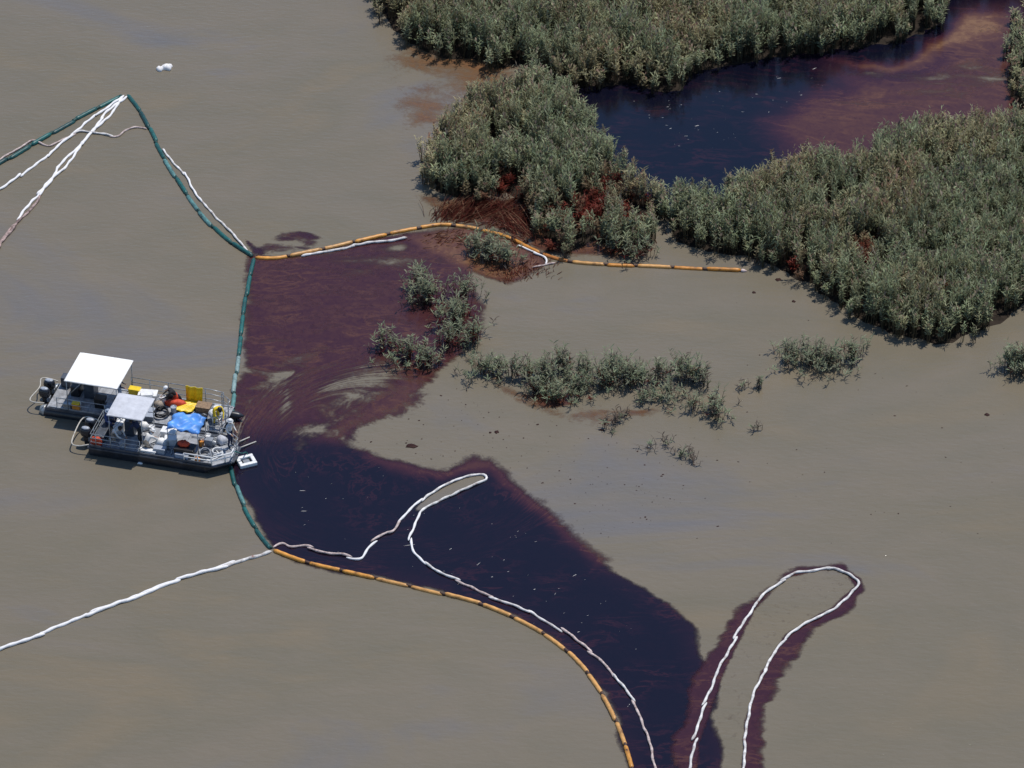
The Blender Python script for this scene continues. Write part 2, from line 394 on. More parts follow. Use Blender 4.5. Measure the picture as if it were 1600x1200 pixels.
ISR = [(655, 300), (700, 312), (800, 306), (840, 330), (900, 300), (970, 280), (1020, 330), (1010, 380), (960, 402), (880, 404), (830, 384), (780, 362), (735, 352), (690, 345)]
slick('oil_slick', 'red oil film soaking the flattened reeds at the foot of the reed island', .0075, .14,
      [(ISR, .62, .84, 1.3), ([(720, 320), (800, 310), (850, 350), (860, 395), (800, 366), (745, 350)], .9, .72, .9)], streak=.2, seed=51)
LOOP = [(1205, 915), (1232, 893), (1275, 882), (1310, 880), (1340, 894), (1356, 920), (1330, 960), (1270, 995), (1225, 1050), (1195, 1140), (1180, 1340), (1025, 1340), (1060, 1150), (1100, 1030), (1150, 955)]
LOOPIN = [(1230, 903), (1276, 891), (1302, 889), (1326, 898), (1338, 916), (1300, 950), (1230, 990), (1190, 1050), (1165, 1130), (1150, 1340), (1072, 1340), (1092, 1160), (1130, 1050), (1180, 950)]
slick('oil_slick', 'purple oil band hugging the white hairpin boom at the lower right', .0075, .13, [(LOOP, .8, .52, .5)], holes=[(LOOPIN, .9)], streak=.2, seed=61)
STR = [(735, 555), (780, 575), (800, 600), (830, 625), (880, 642), (930, 640), (1000, 640), (1060, 632), (1000, 655), (920, 660), (850, 648), (800, 630), (760, 590)]
slick('oil_slick', 'thin brown film round the feet of the scattered reed clumps', .005, .16,
      [(STR, .36, .9, .9), ([(815, 615), (850, 610), (890, 618), (885, 634), (845, 638)], .75, .72, .5)], streak=.2, seed=71)

# ================================================================== REEDS
rng = np.random.default_rng(5)
def ribbon(V, F, C, base, d0, length, width, droop, colr, rn):
    """a leaf: three cross lines, pointed"""
    d = np.array(d0, float); d /= np.linalg.norm(d); side = np.cross(d, [0, 0, 1.0]); nn = np.linalg.norm(side)
    side = side/nn if nn > 1e-6 else np.array([1., 0, 0])
    tw = rn.uniform(-.9, .9); side = side*math.cos(tw)+np.cross(side, d)*math.sin(tw)
    p1 = base+d*length*.45; p2 = base+d*length*.9+np.array([0, 0, -droop*length])
    n = len(V); w_ = width/2
    V += [base-side*w_*.5, base+side*w_*.5, p1-side*w_, p1+side*w_, p2]
    C += [colr]*5; F += [(n, n+1, n+3), (n, n+3, n+2), (n+2, n+3, n+4)]
def tuft(rn, nst, hmean, spread, leaf=.5, wid=.055, plume=.35):
    V, F, C = [], [], []
    for k in range(nst):
        a = rn.uniform(0, 6.283); r = spread*math.sqrt(rn.uniform(0, 1))
        b = np.array([r*math.cos(a), r*math.sin(a), -.05]); h = hmean*rn.uniform(.78, 1.08)
        lean = np.array([math.cos(a), math.sin(a), 0])*rn.uniform(.0, .05)*h+np.array([rn.uniform(-.03, .03), rn.uniform(-.03, .03), 0])*h
        top = b+lean+np.array([0, 0, h]); mid = b+lean*.35+np.array([0, 0, h*.5])
        stc = np.array([.135, .115, .068])*rn.uniform(.7, 1.2)
        n = len(V); rs = .016
        for p, q in ((b, rs), (mid, rs*.9)):
            for t in range(3): V.append(p+np.array([math.cos(t*2.094)*q, math.sin(t*2.094)*q, 0])); C.append(stc)
        V.append(top); C.append(stc)
        for t in range(3):
            u = (t+1) % 3; F += [(n+t, n+u, n+3+u), (n+t, n+3+u, n+3+t), (n+3+t, n+3+u, n+6)]
        green = np.array([.255, .318, .180])*rn.uniform(.75, 1.2); gy = rn.uniform(0, 1)
        green = green*(1-gy*.5)+np.array([.40, .35, .25])*gy*.5
        nl = rn.integers(9, 13)
        for l in range(nl):
            t = .42+.58*(l+rn.uniform(0, .6))/nl; t = min(t, .98)
            base = b+lean*t*t+np.array([0, 0, h*t])
            az = rn.uniform(0, 6.283); up = rn.uniform(.5, 1.9)
            ribbon(V, F, C, base, (math.cos(az), math.sin(az), up), leaf*rn.uniform(.7, 1.25), wid*rn.uniform(.8, 1.3), rn.uniform(.0, .28), green*rn.uniform(.8, 1.25), rn)
        if rn.uniform() < plume:
            pc = np.array([.34, .27, .20])*rn.uniform(.8, 1.2); az0 = rn.uniform(0, 6.28)
            for q in range(3):
                az = az0+rn.uniform(-.6, .6)
                ribbon(V, F, C, top-np.array([0, 0, .06]), (math.cos(az)*.5, math.sin(az)*.5, 1), .34*rn.uniform(.8, 1.2), .07, .1, pc, rn)
    return np.array(V), np.array(F), np.array(C)
protos = [tuft(rng, int(rng.integers(4, 9)), 2.45*rng.uniform(.78, 1.12), rng.uniform(.09, .20), rng.uniform(.26, .38), .044, rng.choice([.05, .2, .6])) for _ in range(22)]
RUSTSPOTS = [(790, 330, 60, 34), (840, 395, 45, 30), (925, 345, 40, 45), (985, 345, 35, 30), (885, 350, 30, 25), (950, 310, 34, 22), (1350, 410, 30, 25), (1215, 440, 30, 16), (1470, 470, 22, 18), (1240, 430, 26, 18), (800, 300, 36, 20)]
def scatter(name, label, poly, sp, seed, hs=1.0, hole=.34, pr=protos):
    rn = np.random.default_rng(seed); W = PP(poly); xs = [p.x for p in W]; ys = [p.y for p in W]
    X, Y = np.meshgrid(np.arange(min(xs)-.4, max(xs)+.4, sp), np.arange(min(ys)-.4, max(ys)+.4, sp))
    X = (X+rn.uniform(-.5, .5, X.shape)*sp).ravel(); Y = (Y+rn.uniform(-.5, .5, Y.shape)*sp).ravel()
    d = sdf(X, Y, W)+(vnoise(X*1.3, Y*1.3, seed, 2)-.5)*.9
    cl = vnoise(X*.95, Y*.95, seed+5, 3)
    keep = (d > 0) & (cl > hole+rn.uniform(-.05, .05, X.shape)) & (rn.uniform(0, 1, X.shape) < .42+d*.5)
    X, Y, d, cl = X[keep], Y[keep], d[keep], cl[keep]
    U, V_ = chart(X, Y)
    n = len(X); rot = rn.uniform(0, 6.283, n)
    hsc = hs*(.80+.42*vnoise(X*.5, Y*.5, seed+8, 2))*(.86+.28*cl)*rn.uniform(.80, 1.14, n)*np.clip(.62+d*.3, .5, 1)
    wsc = rn.uniform(.85, 1.25, n)
    lean = rn.normal(0, .05, (n, 2))
    tin = rn.uniform(.70, 1.25, n)[:, None]*np.ones((1, 3))
    tan = np.clip((vnoise(X*.28, Y*.28, seed+9, 3)-.45)*2.4+rn.normal(0, .22, n), 0, 1)[:, None]
    tin = tin*(1+tan*np.array([[.30, .02, -.02]]))
    rust = np.zeros(n)
    for ru, rv, ra, rb in RUSTSPOTS:
        rust = np.maximum(rust, np.exp(-((U-ru)/ra)**2-((V_-rv)/rb)**2))
    rust = sstep(.35, .8, rust+rn.normal(0, .16, n))
    hsc = hsc*(1-.55*rust)
    # thin out the oil-killed places
    k2 = rn.uniform(0, 1, n) > rust*.35
    VV, FF, CC = [], [], []; off = 0
    kind = rn.integers(0, len(pr), n)
    for k, (pv, pf, pc) in enumerate(pr):
        s = np.where((kind == k) & k2)[0]
        if not len(s): continue
        c, sn = np.cos(rot[s])[:, None], np.sin(rot[s])[:, None]
        x = (pv[None, :, 0]*c-pv[None, :, 1]*sn)*wsc[s][:, None]; y = (pv[None, :, 0]*sn+pv[None, :, 1]*c)*wsc[s][:, None]
        z = pv[None, :, 2]*hsc[s][:, None]
        ln = lean[s]*(1+rust[s][:, None]*7)
        x = x+X[s][:, None]+ln[:, :1]*z; y = y+Y[s][:, None]+ln[:, 1:]*z
        VV.append(np.stack([x, y, z], -1).reshape(-1, 3))
        FF.append((pf[None]+(np.arange(len(s))*len(pv))[:, None, None]).reshape(-1, 3)+off); off += len(s)*len(pv)
        cc = pc[None]*tin[s][:, None, :]
        rr = rust[s][:, None, None]
        cc = cc*(1-rr)+np.array([.115, .022, .015])[None, None]*(.5+3*pc[None, :, :1])*rr
        CC.append(cc.reshape(-1, 3))
    me = np_mesh(name, np.concatenate(VV), np.concatenate(FF), np.concatenate(CC))
    print(name, n, 'tufts', len(me.polygons))
    return tag(link(name, me, M['reed']), label, 'reed bed', kind='stuff')
scatter('reed_bed', 'long grey-green reed bed along the far side behind the marsh pool', BACK, .37, 101, hole=.30)
scatter('reed_bed', 'reed island between the open water and the dark pool, reddened by oil', ISLAND, .36, 102, hs=.95, hole=.31)
scatter('reed_bed', 'wide grey-green reed bed filling the right side below the pool', RIGHT, .37, 103, hole=.30)
scatter('reed_bed', 'strip of pale reeds at the right edge beyond the pool', EAST, .42, 104, hs=.8, hole=.4)

# flattened, oil-soaked stalks fanned over the film at the foot of the island
def stalks(label, spots, n, seed, lo=.7, hi=1.9):
    rn = np.random.default_rng(seed); V, F, C = [], [], []
    for i in range(n):
        u0, v0, du, dv, a0 = spots[rn.integers(0, len(spots))]
        b = P(u0+rn.normal(0, du), v0+rn.normal(0, dv)); b = np.array([b.x, b.y, .01])
        az = R(a0)+rn.normal(0, .45); el = abs(rn.normal(.12, .16)); L = rn.uniform(lo, hi)
        d = np.array([math.cos(az)*math.cos(el), math.sin(az)*math.cos(el), math.sin(el)])
        s = np.array([-math.sin(az), math.cos(az), 0]); u = np.cross(d, s)
        wd = rn.uniform(.009, .020); cl = np.array([.14, .030, .020])*rn.uniform(.3, 1.2) if rn.uniform() < .82 else np.array([.30, .16, .10])*rn.uniform(.7, 1.2)
        k = len(V); q = b+d*L*.55+np.array([0, 0, .03]); t = b+d*L+np.array([rn.normal(0, .12), rn.normal(0, .12), -.06])*L
        for c_, ww in ((b, wd), (q, wd*.9), (t, wd*.4)):
            V += [c_+s*ww, c_-s*ww*.5+u*ww, c_-s*ww*.5-u*ww]
        for j in (0, 3):
            for e in range(3):
                e2 = (e+1) % 3; F += [(k+j+e, k+j+e2, k+j+3+e2), (k+j+e, k+j+3+e2, k+j+3+e)]
        C += [cl]*9
    me = np_mesh('oiled_stalks', np.array(V), np.array(F), np.array(C))
    tag(link('oiled_stalks', me, M['reed']), label, 'reed stalks', kind='stuff')
stalks('fan of flattened oil-reddened reed stalks above the bend of the orange boom', [(745, 335, 26, 8, 40), (780, 345, 22, 10, 55), (815, 365, 16, 12, 120), (710, 340, 20, 6, 60)], 800, 7)
stalks('oil-reddened reed litter between the island tufts', [(930, 345, 26, 18, 60), (970, 320, 22, 14, 70), (1000, 350, 16, 12, 100), (800, 300, 20, 12, 80)], 420, 8, .5, 1.3)
stalks('oiled reed litter washed against the underside of the orange boom', [(835, 420, 20, 10, 70), (700, 372, 26, 7, 20), (800, 430, 16, 8, 90)], 300, 9, .2, .6)

# single clumps standing in the open water
def clump(label, spots, seed, hs=.7, rust=.15, parts=True, dead=.2):
    """spots: (u, v, radius m, n stems)"""
    rn = np.random.default_rng(seed); c = P(spots[0][0], spots[0][1])
    root = empty('reed_clump', (c.x, c.y, 0))
    LV, LF, LC, SV, SF, SC = [], [], [], [], [], []
    for (u, v, r, n) in spots:
        o = P(u, v)-c
        for i in range(n):
            a = rn.uniform(0, 6.283); q = r*min(1.7, abs(rn.normal(0, .72)))
            b = np.array([o.x+q*math.cos(a), o.y+q*math.sin(a)*.9, -.05]); h = 2.3*hs*rn.uniform(.5, 1.1)*(1-.32*q/r)
            ln = np.array([rn.normal(0, .13), rn.normal(0, .13), 0])*h+np.array([math.cos(a), math.sin(a), 0])*q*.25
            top = b+ln+np.array([0, 0, h]); mid = b+ln*.35+np.array([0, 0, h*.5])
            red = rn.uniform() < rust; ded = rn.uniform() < dead
            sc_ = (np.array([.13, .028, .02]) if red else np.array([.11, .085, .06]))*rn.uniform(.6, 1.2)
            k = len(SV); rs = .015
            for p in (b, mid):
                for t in range(3): SV.append(p+np.array([math.cos(t*2.094)*rs, math.sin(t*2.094)*rs, 0])); SC.append(sc_)
            SV.append(top); SC.append(sc_)
            for t in range(3):
                w2 = (t+1) % 3; SF += [(k+t, k+w2, k+3+w2), (k+t, k+3+w2, k+3+t), (k+3+t, k+3+w2, k+6)]
            gr = np.array([.235, .285, .175])*rn.uniform(.7, 1.2); gy = rn.uniform(0, .6); gr = gr*(1-gy)+np.array([.27, .24, .18])*gy
            if ded: gr = np.array([.12, .095, .08])
            for l in range(rn.integers(3, 5) if ded else rn.integers(8, 12)):
                t = rn.uniform(.3, .98); base = b+ln*t*t+np.array([0, 0, h*t]); az = rn.uniform(0, 6.283)
                ribbon(LV, LF, LC, base, (math.cos(az), math.sin(az), rn.uniform(.3, 1.2)), .38*rn.uniform(.7, 1.25), .05*rn.uniform(.8, 1.3), rn.uniform(0, .3), np.array([.14, .03, .022])*rn.uniform(.6, 1.3) if red and t < .55 else gr*rn.uniform(.8, 1.25), rn)
    tag(link('stem', np_mesh('stem', np.array(SV), np.array(SF), np.array(SC)), M['reed'], root), kind='stuff')
    tag(link('leaf', np_mesh('leaf', np.array(LV), np.array(LF), np.array(LC)), M['reed'], root), kind='stuff')
    tag(root, label, 'reed clump', 'reed clumps standing in open water'); return root
clump('bushy green reed clump growing through the bend of the orange boom', [(765, 402, 1.01, 82), (745, 392, 0.62, 38), (790, 412, 0.67, 38)], 201, .72, .1)
clump('upright green reed clump at the right of the brown slick', [(668, 470, 0.90, 70), (655, 450, 0.56, 35)], 202, .8, .3)
clump('large ragged reed clump on the right edge of the brown slick', [(712, 505, 1.12, 95), (725, 470, 0.90, 60), (738, 535, 0.67, 43), (700, 540, 0.67, 35)], 203, .82, .45)
clump('low reddish reed clump in the brown slick below the taller clumps', [(640, 560, 1.12, 65), (600, 540, 0.67, 26), (668, 572, 0.67, 35)], 204, .6, .45)
clump('small isolated reed clump beside the right tip of the brown slick', [(752, 585, 0.84, 48), (778, 584, 0.45, 19)], 205, .6, .05)
clump('leafy clump at the left end of the mid-water reed row', [(800, 588, .70, 22), (850, 598, 1.06, 70), (825, 590, 0.56, 26), (880, 580, 0.78, 52)], 206, .72, .2)
clump('dark red-footed clump in the front of the mid-water reed row', [(872, 622, 1.01, 60), (838, 614, 0.67, 35), (905, 612, 0.67, 38)], 207, .5, .34)
clump('tall clump in the middle of the mid-water reed row', [(915, 592, .80, 31), (955, 590, 1.06, 78), (985, 600, 0.67, 38), (940, 605, 0.78, 43)], 208, .74, .14)
clump('thin clump at the right of the mid-water reed row', [(1030, 596, .75, 31), (1100, 606, .60, 19), (1065, 588, 0.95, 56), (1085, 596, 0.56, 26)], 209, .7, .1, dead=.3)
clump('sparse clump below the right of the mid-water reed row', [(1045, 622, 0.78, 29), (1010, 625, 0.67, 24), (1000, 600, 0.78, 35)], 210, .5, .12, dead=.35)
clump('wispy clump with a dark foot at the lower right of the reed row', [(1115, 640, 0.78, 35), (1120, 655, 0.39, 19), (1085, 640, 0.56, 17)], 211, .55, .1, dead=.45)
clump('oval reed clump standing alone near the right reed bed', [(1260, 568, 1.06, 73), (1295, 574, 1.01, 60), (1330, 562, 0.90, 48), (1235, 560, 0.67, 35)], 212, .62, .1, dead=.3)
clump('reed clump cut by the right edge of the picture', [(1596, 578, 1.12, 78), (1630, 580, 1.34, 86), (1575, 575, 0.56, 26)], 213, .75, .08)
clump('few broken dark stalks sticking up right of the reed row', [(1184, 605, 0.39, 12), (1165, 606, 0.39, 7)], 214, .32, .05, dead=.9)
clump('half-sunken stalks lying below the middle of the reed row', [(960, 660, 0.56, 14), (945, 668, 0.45, 8), (975, 650, 0.45, 11)], 215, .25, .1, dead=.9)
clump('sprig of drowned reeds left of the lowest sprigs', [(1040, 695, 0.50, 11), (1012, 705, 0.34, 5)], 216, .25, .05, dead=.8)
clump('lowest drowned reed sprig in the open water', [(1065, 712, 0.45, 12), (1082, 722, 0.34, 8)], 217, .28, .05, dead=.8)
clump('thin single sprig right of the wispy clump', [(1185, 672, 0.28, 6)], 218, .3, .0, dead=.8)
clump('oiled reed clump in front of the island, right of the orange boom bend', [(985, 402, 0.78, 35), (960, 395, 0.56, 22), (1010, 398, 0.45, 17)], 219, .6, .35, dead=.3)

# ================================================================== FLOATING FLECKS
def flecks(name, label, mat_, n, poly, seed, lo, hi, stretch, ang, cat, z=.012):
    rn = np.random.default_rng(seed); W = PP(poly); xs = [p.x for p in W]; ys = [p.y for p in W]; V, F = [], []; cnt = 0
    while cnt < n:
        x, y = rn.uniform(min(xs), max(xs)), rn.uniform(min(ys), max(ys))
        if sdf(np.array([x]), np.array([y]), W)[0] < 0: continue
        cnt += 1; r = lo*(hi/lo)**(rn.uniform()**2); a = ang+rn.normal(0, .35); k = len(V); m = 7; st = 1+rn.exponential(stretch)
        V.append((x, y, z+r*.12))
        for j in range(m):
            t = 6.283*j/m; q = r*rn.uniform(.6, 1.2); ex, ey = q*st*math.cos(t), q*math.sin(t)
            V.append((x+ex*math.cos(a)-ey*math.sin(a), y+ex*math.sin(a)+ey*math.cos(a), z-.004))
        F += [(k, k+1+j, k+1+(j+1) % m) for j in range(m)]
    tag(link(name, np_mesh(name, np.array(V), np.array(F)), mat_), label, cat, kind='stuff')
flecks('tar_specks', 'scattering of small dark tar specks on the muddy water below the reed row', M['tar'], 240, [(560, 690), (640, 640), (720, 600), (800, 640), (900, 660), (1000, 690), (1150, 720), (1050, 800), (960, 860), (900, 830), (840, 760), (770, 715), (650, 720)], 301, .010, .055, .3, .2, 'tar')
flecks('tar_specks', 'sparse tar specks drifting over the right-hand open water', M['tar'], 80, [(1150, 440), (1250, 480), (1400, 570), (1580, 620), (1600, 900), (1300, 860), (1000, 880), (980, 700), (1150, 620)], 302, .010, .05, .4, .2, 'tar')
flecks('foam_flecks', 'tiny white foam flecks scattered over the black oil', M['foam'], 70, [(400, 710), (540, 715), (700, 760), (860, 830), (930, 900), (1000, 1000), (1020, 1150), (900, 1030), (700, 910), (440, 840)], 303, .005, .016, 5, .45, 'foam')
flecks('foam_flecks', 'pale flecks and straws on the marsh pool', M['foam'], 60, [(980, 150), (1080, 150), (1290, 95), (1300, 130), (1200, 200), (1080, 250), (1010, 210)], 304, .005, .018, 5, .3, 'foam')
mb = MB(); rn = np.random.default_rng(33)
for (u, v, w_, h_) in [(643, 697, .30, .12), (776, 675, .12, .09), (766, 676, .07, .05), (1216, 437, .16, .1), (1178, 457, .1, .07), (1542, 648, .14, .08), (1240, 471, .1, .07), (940, 672, .16, .05)]:
    c = P(u, v, 0); m = 12; ring = [[(c.x+w_*f*math.cos(6.283*j/m)*(1+.25*math.sin(j*2.7+u)), c.y+h_*1.6*f*math.sin(6.283*j/m)*(1+.25*math.cos(j*1.9+v)), zz) for j in range(m)] for f, zz in ((1, .003), (.8, .022), (.35, .034))]
    o = MB().loft([[Vector(p)-c for p in r] for r in ring]).build('tar_patch', M['tar'], smooth=True, loc=c)
    tag(o, {643: 'largest reddish tar patch just above the neck of the black slick', 776: 'round black tar ball right of the slick, larger of a close pair', 766: 'smaller tar ball left beside the round black one', 1216: 'tar patch close to the tip of the orange boom', 1178: 'small tar patch below the tip of the orange boom',
            1542: 'lone tar patch in the open water far right', 1240: 'tar patch off the foot of the right reed bed', 940: 'flat tar streak below the mid-water reed row'}[u], 'tar patch', 'separate tar patches')

# ================================================================== BOOMS
def shade(c, k): return tuple(x*k for x in c)
M['green'] = [simple('boom_vinyl_green_%d' % i, c, .45, var=.35, scale=3.5, dirt=(.02, .03, .03)) for i, c in enumerate([(.008, .085, .080), (.012, .12, .11), (.006, .062, .062), (.10, .24, .23), (.25, .36, .35)])]
M['orange'] = [simple('boom_vinyl_orange_%d' % i, c, .45, var=.3, scale=2.2, dirt=(.07, .022, .012)) for i, c in enumerate([(.62, .25, .035), (.70, .31, .05), (.50, .18, .03), (.66, .34, .10)])]
M['joint'] = simple('boom_joint', (.075, .035, .02), .6, var=.4)
M['jgreen'] = simple('boom_joint_green', (.006, .05, .045), .6, var=.4)
M['sock'] = [simple('sorbent_white', (.80, .78, .77), .85, var=.15, scale=8), simple('sorbent_oiled', (.42, .30, .27), .7, var=.6, scale=5, dirt=(.10, .03, .025)), simple('sorbent_pinkish', (.62, .50, .46), .8, var=.4, scale=5, dirt=(.30, .16, .13)),
             simple('sorbent_stained', (.76, .73, .70), .85, var=.35, scale=3.2, dirt=(.26, .13, .10))]
def boom(label, pts, mats, jm, seed, seg=1.85, r=.125, pick=None, tip=False, z=.05):
    """containment boom: separate float sections along a line, narrow joints between, a skirt hanging below"""
    rn = random.Random(seed); path = catmull(PP(pts), .15); L = plen(path); n = max(1, round(L/seg)); ds = L/n
    o0 = path[0].copy(); root = empty('containment_boom', (o0.x, o0.y, 0))
    cut = [0]+[(i+rn.uniform(-.09, .09))*ds for i in range(1, n)]+[L]
    for i in range(n):
        a, b = cut[i]+.035, cut[i+1]-.035
        q = along(path, a, b, .16); m = len(q); rr = []
        off = Vector((rn.uniform(-.05, .05), rn.uniform(-.05, .05), rn.uniform(-.035, .02)))
        for k in range(m):
            t = k/(m-1); e = min(t, 1-t)*(b-a)
            rr.append(r*(.55+.45*min(1, (e/.12))**.6)*(1+.05*math.sin(t*23+i)))
        mt = mats[pick(i, n)] if pick else rn.choice(mats)
        MB().tube([p-o0*1+Vector((0, 0, z))+off for p in q], rr, 10).build('float', mt, root, smooth=True)
        if i < n-1 or not tip:
            c = along(path, cut[i+1]-.14, min(cut[i+1]+.14, L), .07)
            MB().tube([p-o0+Vector((0, 0, z+.01)) for p in c], r*.72, 8).build('joint', jm, root, smooth=True)
        s0, s1 = q[0]-o0, q[-1]-o0; dd = (s1-s0); sd_ = Vector((-dd.y, dd.x, 0)).normalized()*.012
        MB().loft([[p+sd_+Vector((0, 0, 0)), p-sd_+Vector((0, 0, 0)), p-sd_+Vector((0, 0, -.4)), p+sd_+Vector((0, 0, -.4))] for p in [x-o0 for x in q]]).build('skirt', jm, root)
    if tip:
        e = path[-1]-o0; d = (path[-1]-path[-3]).normalized()
        MB().tube([e+Vector((0, 0, z)), e+d*.12+Vector((0, 0, z)), e+d*.3+Vector((0, 0, z-.02))], [r*.8, r*.9, r*.35], 10).build('end_cap', M['sock'][2], root, smooth=True)
    tag(root, label, 'boom', 'vinyl containment booms'); return root
gm, om = M['green'], M['orange']
dark3 = lambda i, n: (i*7+1) % 3
boom('green boom running from the left edge up to the far corner', [(-60, 292), (0, 257), (60, 221), (120, 187), (190, 151)], gm, M['jgreen'], 1, r=.135, pick=dark3)
boom('green boom slanting from the far corner down to the orange boom', [(199, 149), (222, 180), (248, 232), (275, 278), (310, 330), (350, 372), (394, 402)], gm, M['jgreen'], 2, r=.125, pick=lambda i, n: (3 if i in (4, 6, 7) else (i*5) % 3))
boom('faded green boom running straight from the orange boom down to the boats', [(396, 404), (388, 440), (380, 490), (373, 550), (367, 605), (361, 652)], gm, M['jgreen'], 3, r=.12, pick=lambda i, n: (i % 2 if i < 4 else (4, 3, 4, 3, 1, 4)[i % 6]))
boom('green boom curving below the bow of the near boat', [(361, 728), (370, 765), (385, 800), (404, 832), (424, 858)], gm, M['jgreen'], 4, r=.115, pick=lambda i, n: (0, 3, 1, 0, 3, 1)[i % 6])
boom('long orange boom winding from the green boom past the reed island', [(398, 403), (432, 404), (480, 395), (520, 387), (570, 375), (620, 364), (660, 357), (695, 353), (740, 358), (790, 370), (830, 390), (865, 404), (900, 411), (960, 415), (1020, 417), (1090, 421), (1158, 424)], om, M['joint'], 5, r=.118, tip=True)
boom('yellow-orange boom below the black slick at the bottom of the picture', [(428, 861), (480, 880), (560, 898), (650, 919), (770, 952), (872, 1007), (942, 1087), (985, 1192), (1010, 1330)], [om[3], om[1], om[3]], M['joint'], 6, r=.112)
def socks(label, pts, seed, mats, seg=2.6, r=.085, wob=.05, z=.045, wave=.0, over=.25, pick=None):
    """sorbent boom: soft white socks laid end over end, with cinched ends"""
    rn = random.Random(seed); path = catmull(PP(pts), .12); L = plen(path); n = max(1, round(L/seg)); ds = L/n
    o0 = path[0].copy(); root = empty('sorbent_boom', (o0.x, o0.y, 0))
    ph = rn.uniform(0, 6)
    for i in range(n):
        a, b = max(0, i*ds-over*.5), min(L, (i+1)*ds+over*.5)
        q = along(path, a, b, .11); m = len(q); pp, rr = [], []
        e0, e1 = rn.uniform(-.13, .13), rn.uniform(-.13, .13)
        for k in range(m):
            t = k/(m-1); d = (q[min(k+1, m-1)]-q[max(k-1, 0)]).normalized(); sd_ = Vector((-d.y, d.x, 0))
            s = a+(b-a)*t
            lat = e0*(1-t)**3+e1*t**3+wob*.35*math.sin(s*2.1+ph)+wob*.3*math.sin(s*5.3+ph*2)+wave*math.sin(s*1.25+seed)
            pp.append(q[k]-o0+sd_*lat+Vector((0, 0, z+.012*math.sin(s*7)+(i % 2)*.03)))
            e = min(t, 1-t)*(b-a); rr.append(r*(.35+.65*min(1, e/.14)**.7)*(1+.14*math.sin(s*9+ph)))
        MB().tube(pp, rr, 8).build('sock', mats[pick(i, n)] if pick else rn.choice(mats), root, smooth=True)
    tag(root, label, 'sorbent boom', 'white sorbent booms'); return root
wh = [M['sock'][0]]; ws = [M['sock'][0], M['sock'][3], M['sock'][3]]
socks('upper straight white sorbent boom fanning left from the far corner', [(-60, 335), (0, 297), (60, 255), (120, 205), (160, 175), (192, 152)], 11, wh, r=.07, wob=.07)
socks('left strand of the twisted pair of white booms at the far corner', [(-40, 428), (0, 378), (40, 330), (90, 268), (140, 210), (175, 170), (194, 150)], 12, [M['sock'][0], M['sock'][1]], r=.075, wob=.06, wave=.11, pick=lambda i, n: 1 if i < 2 else 0)
socks('right strand of the twisted pair of white booms at the far corner', [(-40, 430), (0, 382), (42, 332), (92, 270), (142, 212), (178, 172), (198, 151)], 18, [M['sock'][0], M['sock'][1], M['sock'][3]], r=.07, wob=.06, wave=-.11, pick=lambda i, n: 1 if i < 3 else 0)
socks('thin stained pink-white boom crossing the green boom at the left', [(-30, 270), (0, 250), (30, 234), (50, 221), (62, 225), (78, 229), (92, 222), (108, 214), (125, 206), (140, 208), (160, 210), (182, 213), (196, 204), (212, 199), (230, 201)], 13, [M['sock'][2], M['sock'][3]], r=.055, wob=.03)
socks('white sorbent boom lying along the right of the slanting green boom', [(252, 234), (266, 250), (284, 270), (304, 300), (330, 332), (352, 356), (372, 376), (390, 395)], 14, ws, r=.062, wob=.06, pick=lambda i, n: 1 if i >= n-2 else (0 if i else 2))
socks('white sorbent boom tucked under the left half of the orange boom', [(470, 399), (510, 394), (545, 388), (580, 381), (612, 377), (635, 371)], 15, [M['sock'][3], M['sock'][2]], r=.07, wob=.04)
socks('short white sorbent boom under the orange boom at the oiled reeds', [(808, 384), (828, 392), (846, 400), (853, 408), (850, 414)], 16, wh, r=.06, wob=.03, seg=1.5)
socks('stained white boom piece floating right of the orange boom bend', [(832, 420), (850, 415), (868, 412)], 19, [M['sock'][2]], r=.05, wob=.03, seg=1.6)
socks('kinked white boom from the lower junction round the pointed loop in the black slick', [(428, 858), (442, 850), (455, 856), (478, 855), (502, 864), (535, 868), (563, 874), (575, 856), (592, 840), (606, 834), (614, 832), (628, 812), (645, 793), (668, 776), (700, 757), (730, 746), (750, 743), (758, 748), (748, 755), (725, 766), (690, 782), (664, 797),
       (650, 818), (642, 846), (650, 868), (672, 888), (700, 902), (760, 930), (840, 965), (925, 1020), (985, 1090), (1020, 1180), (1045, 1330)], 17, [M['sock'][3], M['sock'][3], M['sock'][2], M['sock'][0]], r=.062, wob=.05, seg=2.1)
socks('straight white sorbent boom running left from the lower junction', [(424, 862), (400, 870), (372, 878), (345, 888), (300, 900), (220, 930), (130, 965), (30, 1005), (-80, 1050)], 20, ws, r=.085, wob=.05, pick=lambda i, n: 2 if i == 0 else 0)
socks('second strand laid beside the straight white boom at the lower left', [(366, 876), (345, 885), (320, 894), (280, 905), (220, 928), (140, 958)], 21, wh, r=.06, wob=.07)
socks('white hairpin sorbent boom at the lower right', [(1065, 1330), (1085, 1160), (1125, 1045), (1180, 945), (1230, 903), (1255, 895), (1272, 893), (1290, 889), (1304, 888), (1318, 895), (1332, 902), (1340, 918), (1302, 953), (1235, 992), (1195, 1050), (1168, 1130), (1155, 1330)], 22, [M['sock'][3]], r=.065, wob=.06)
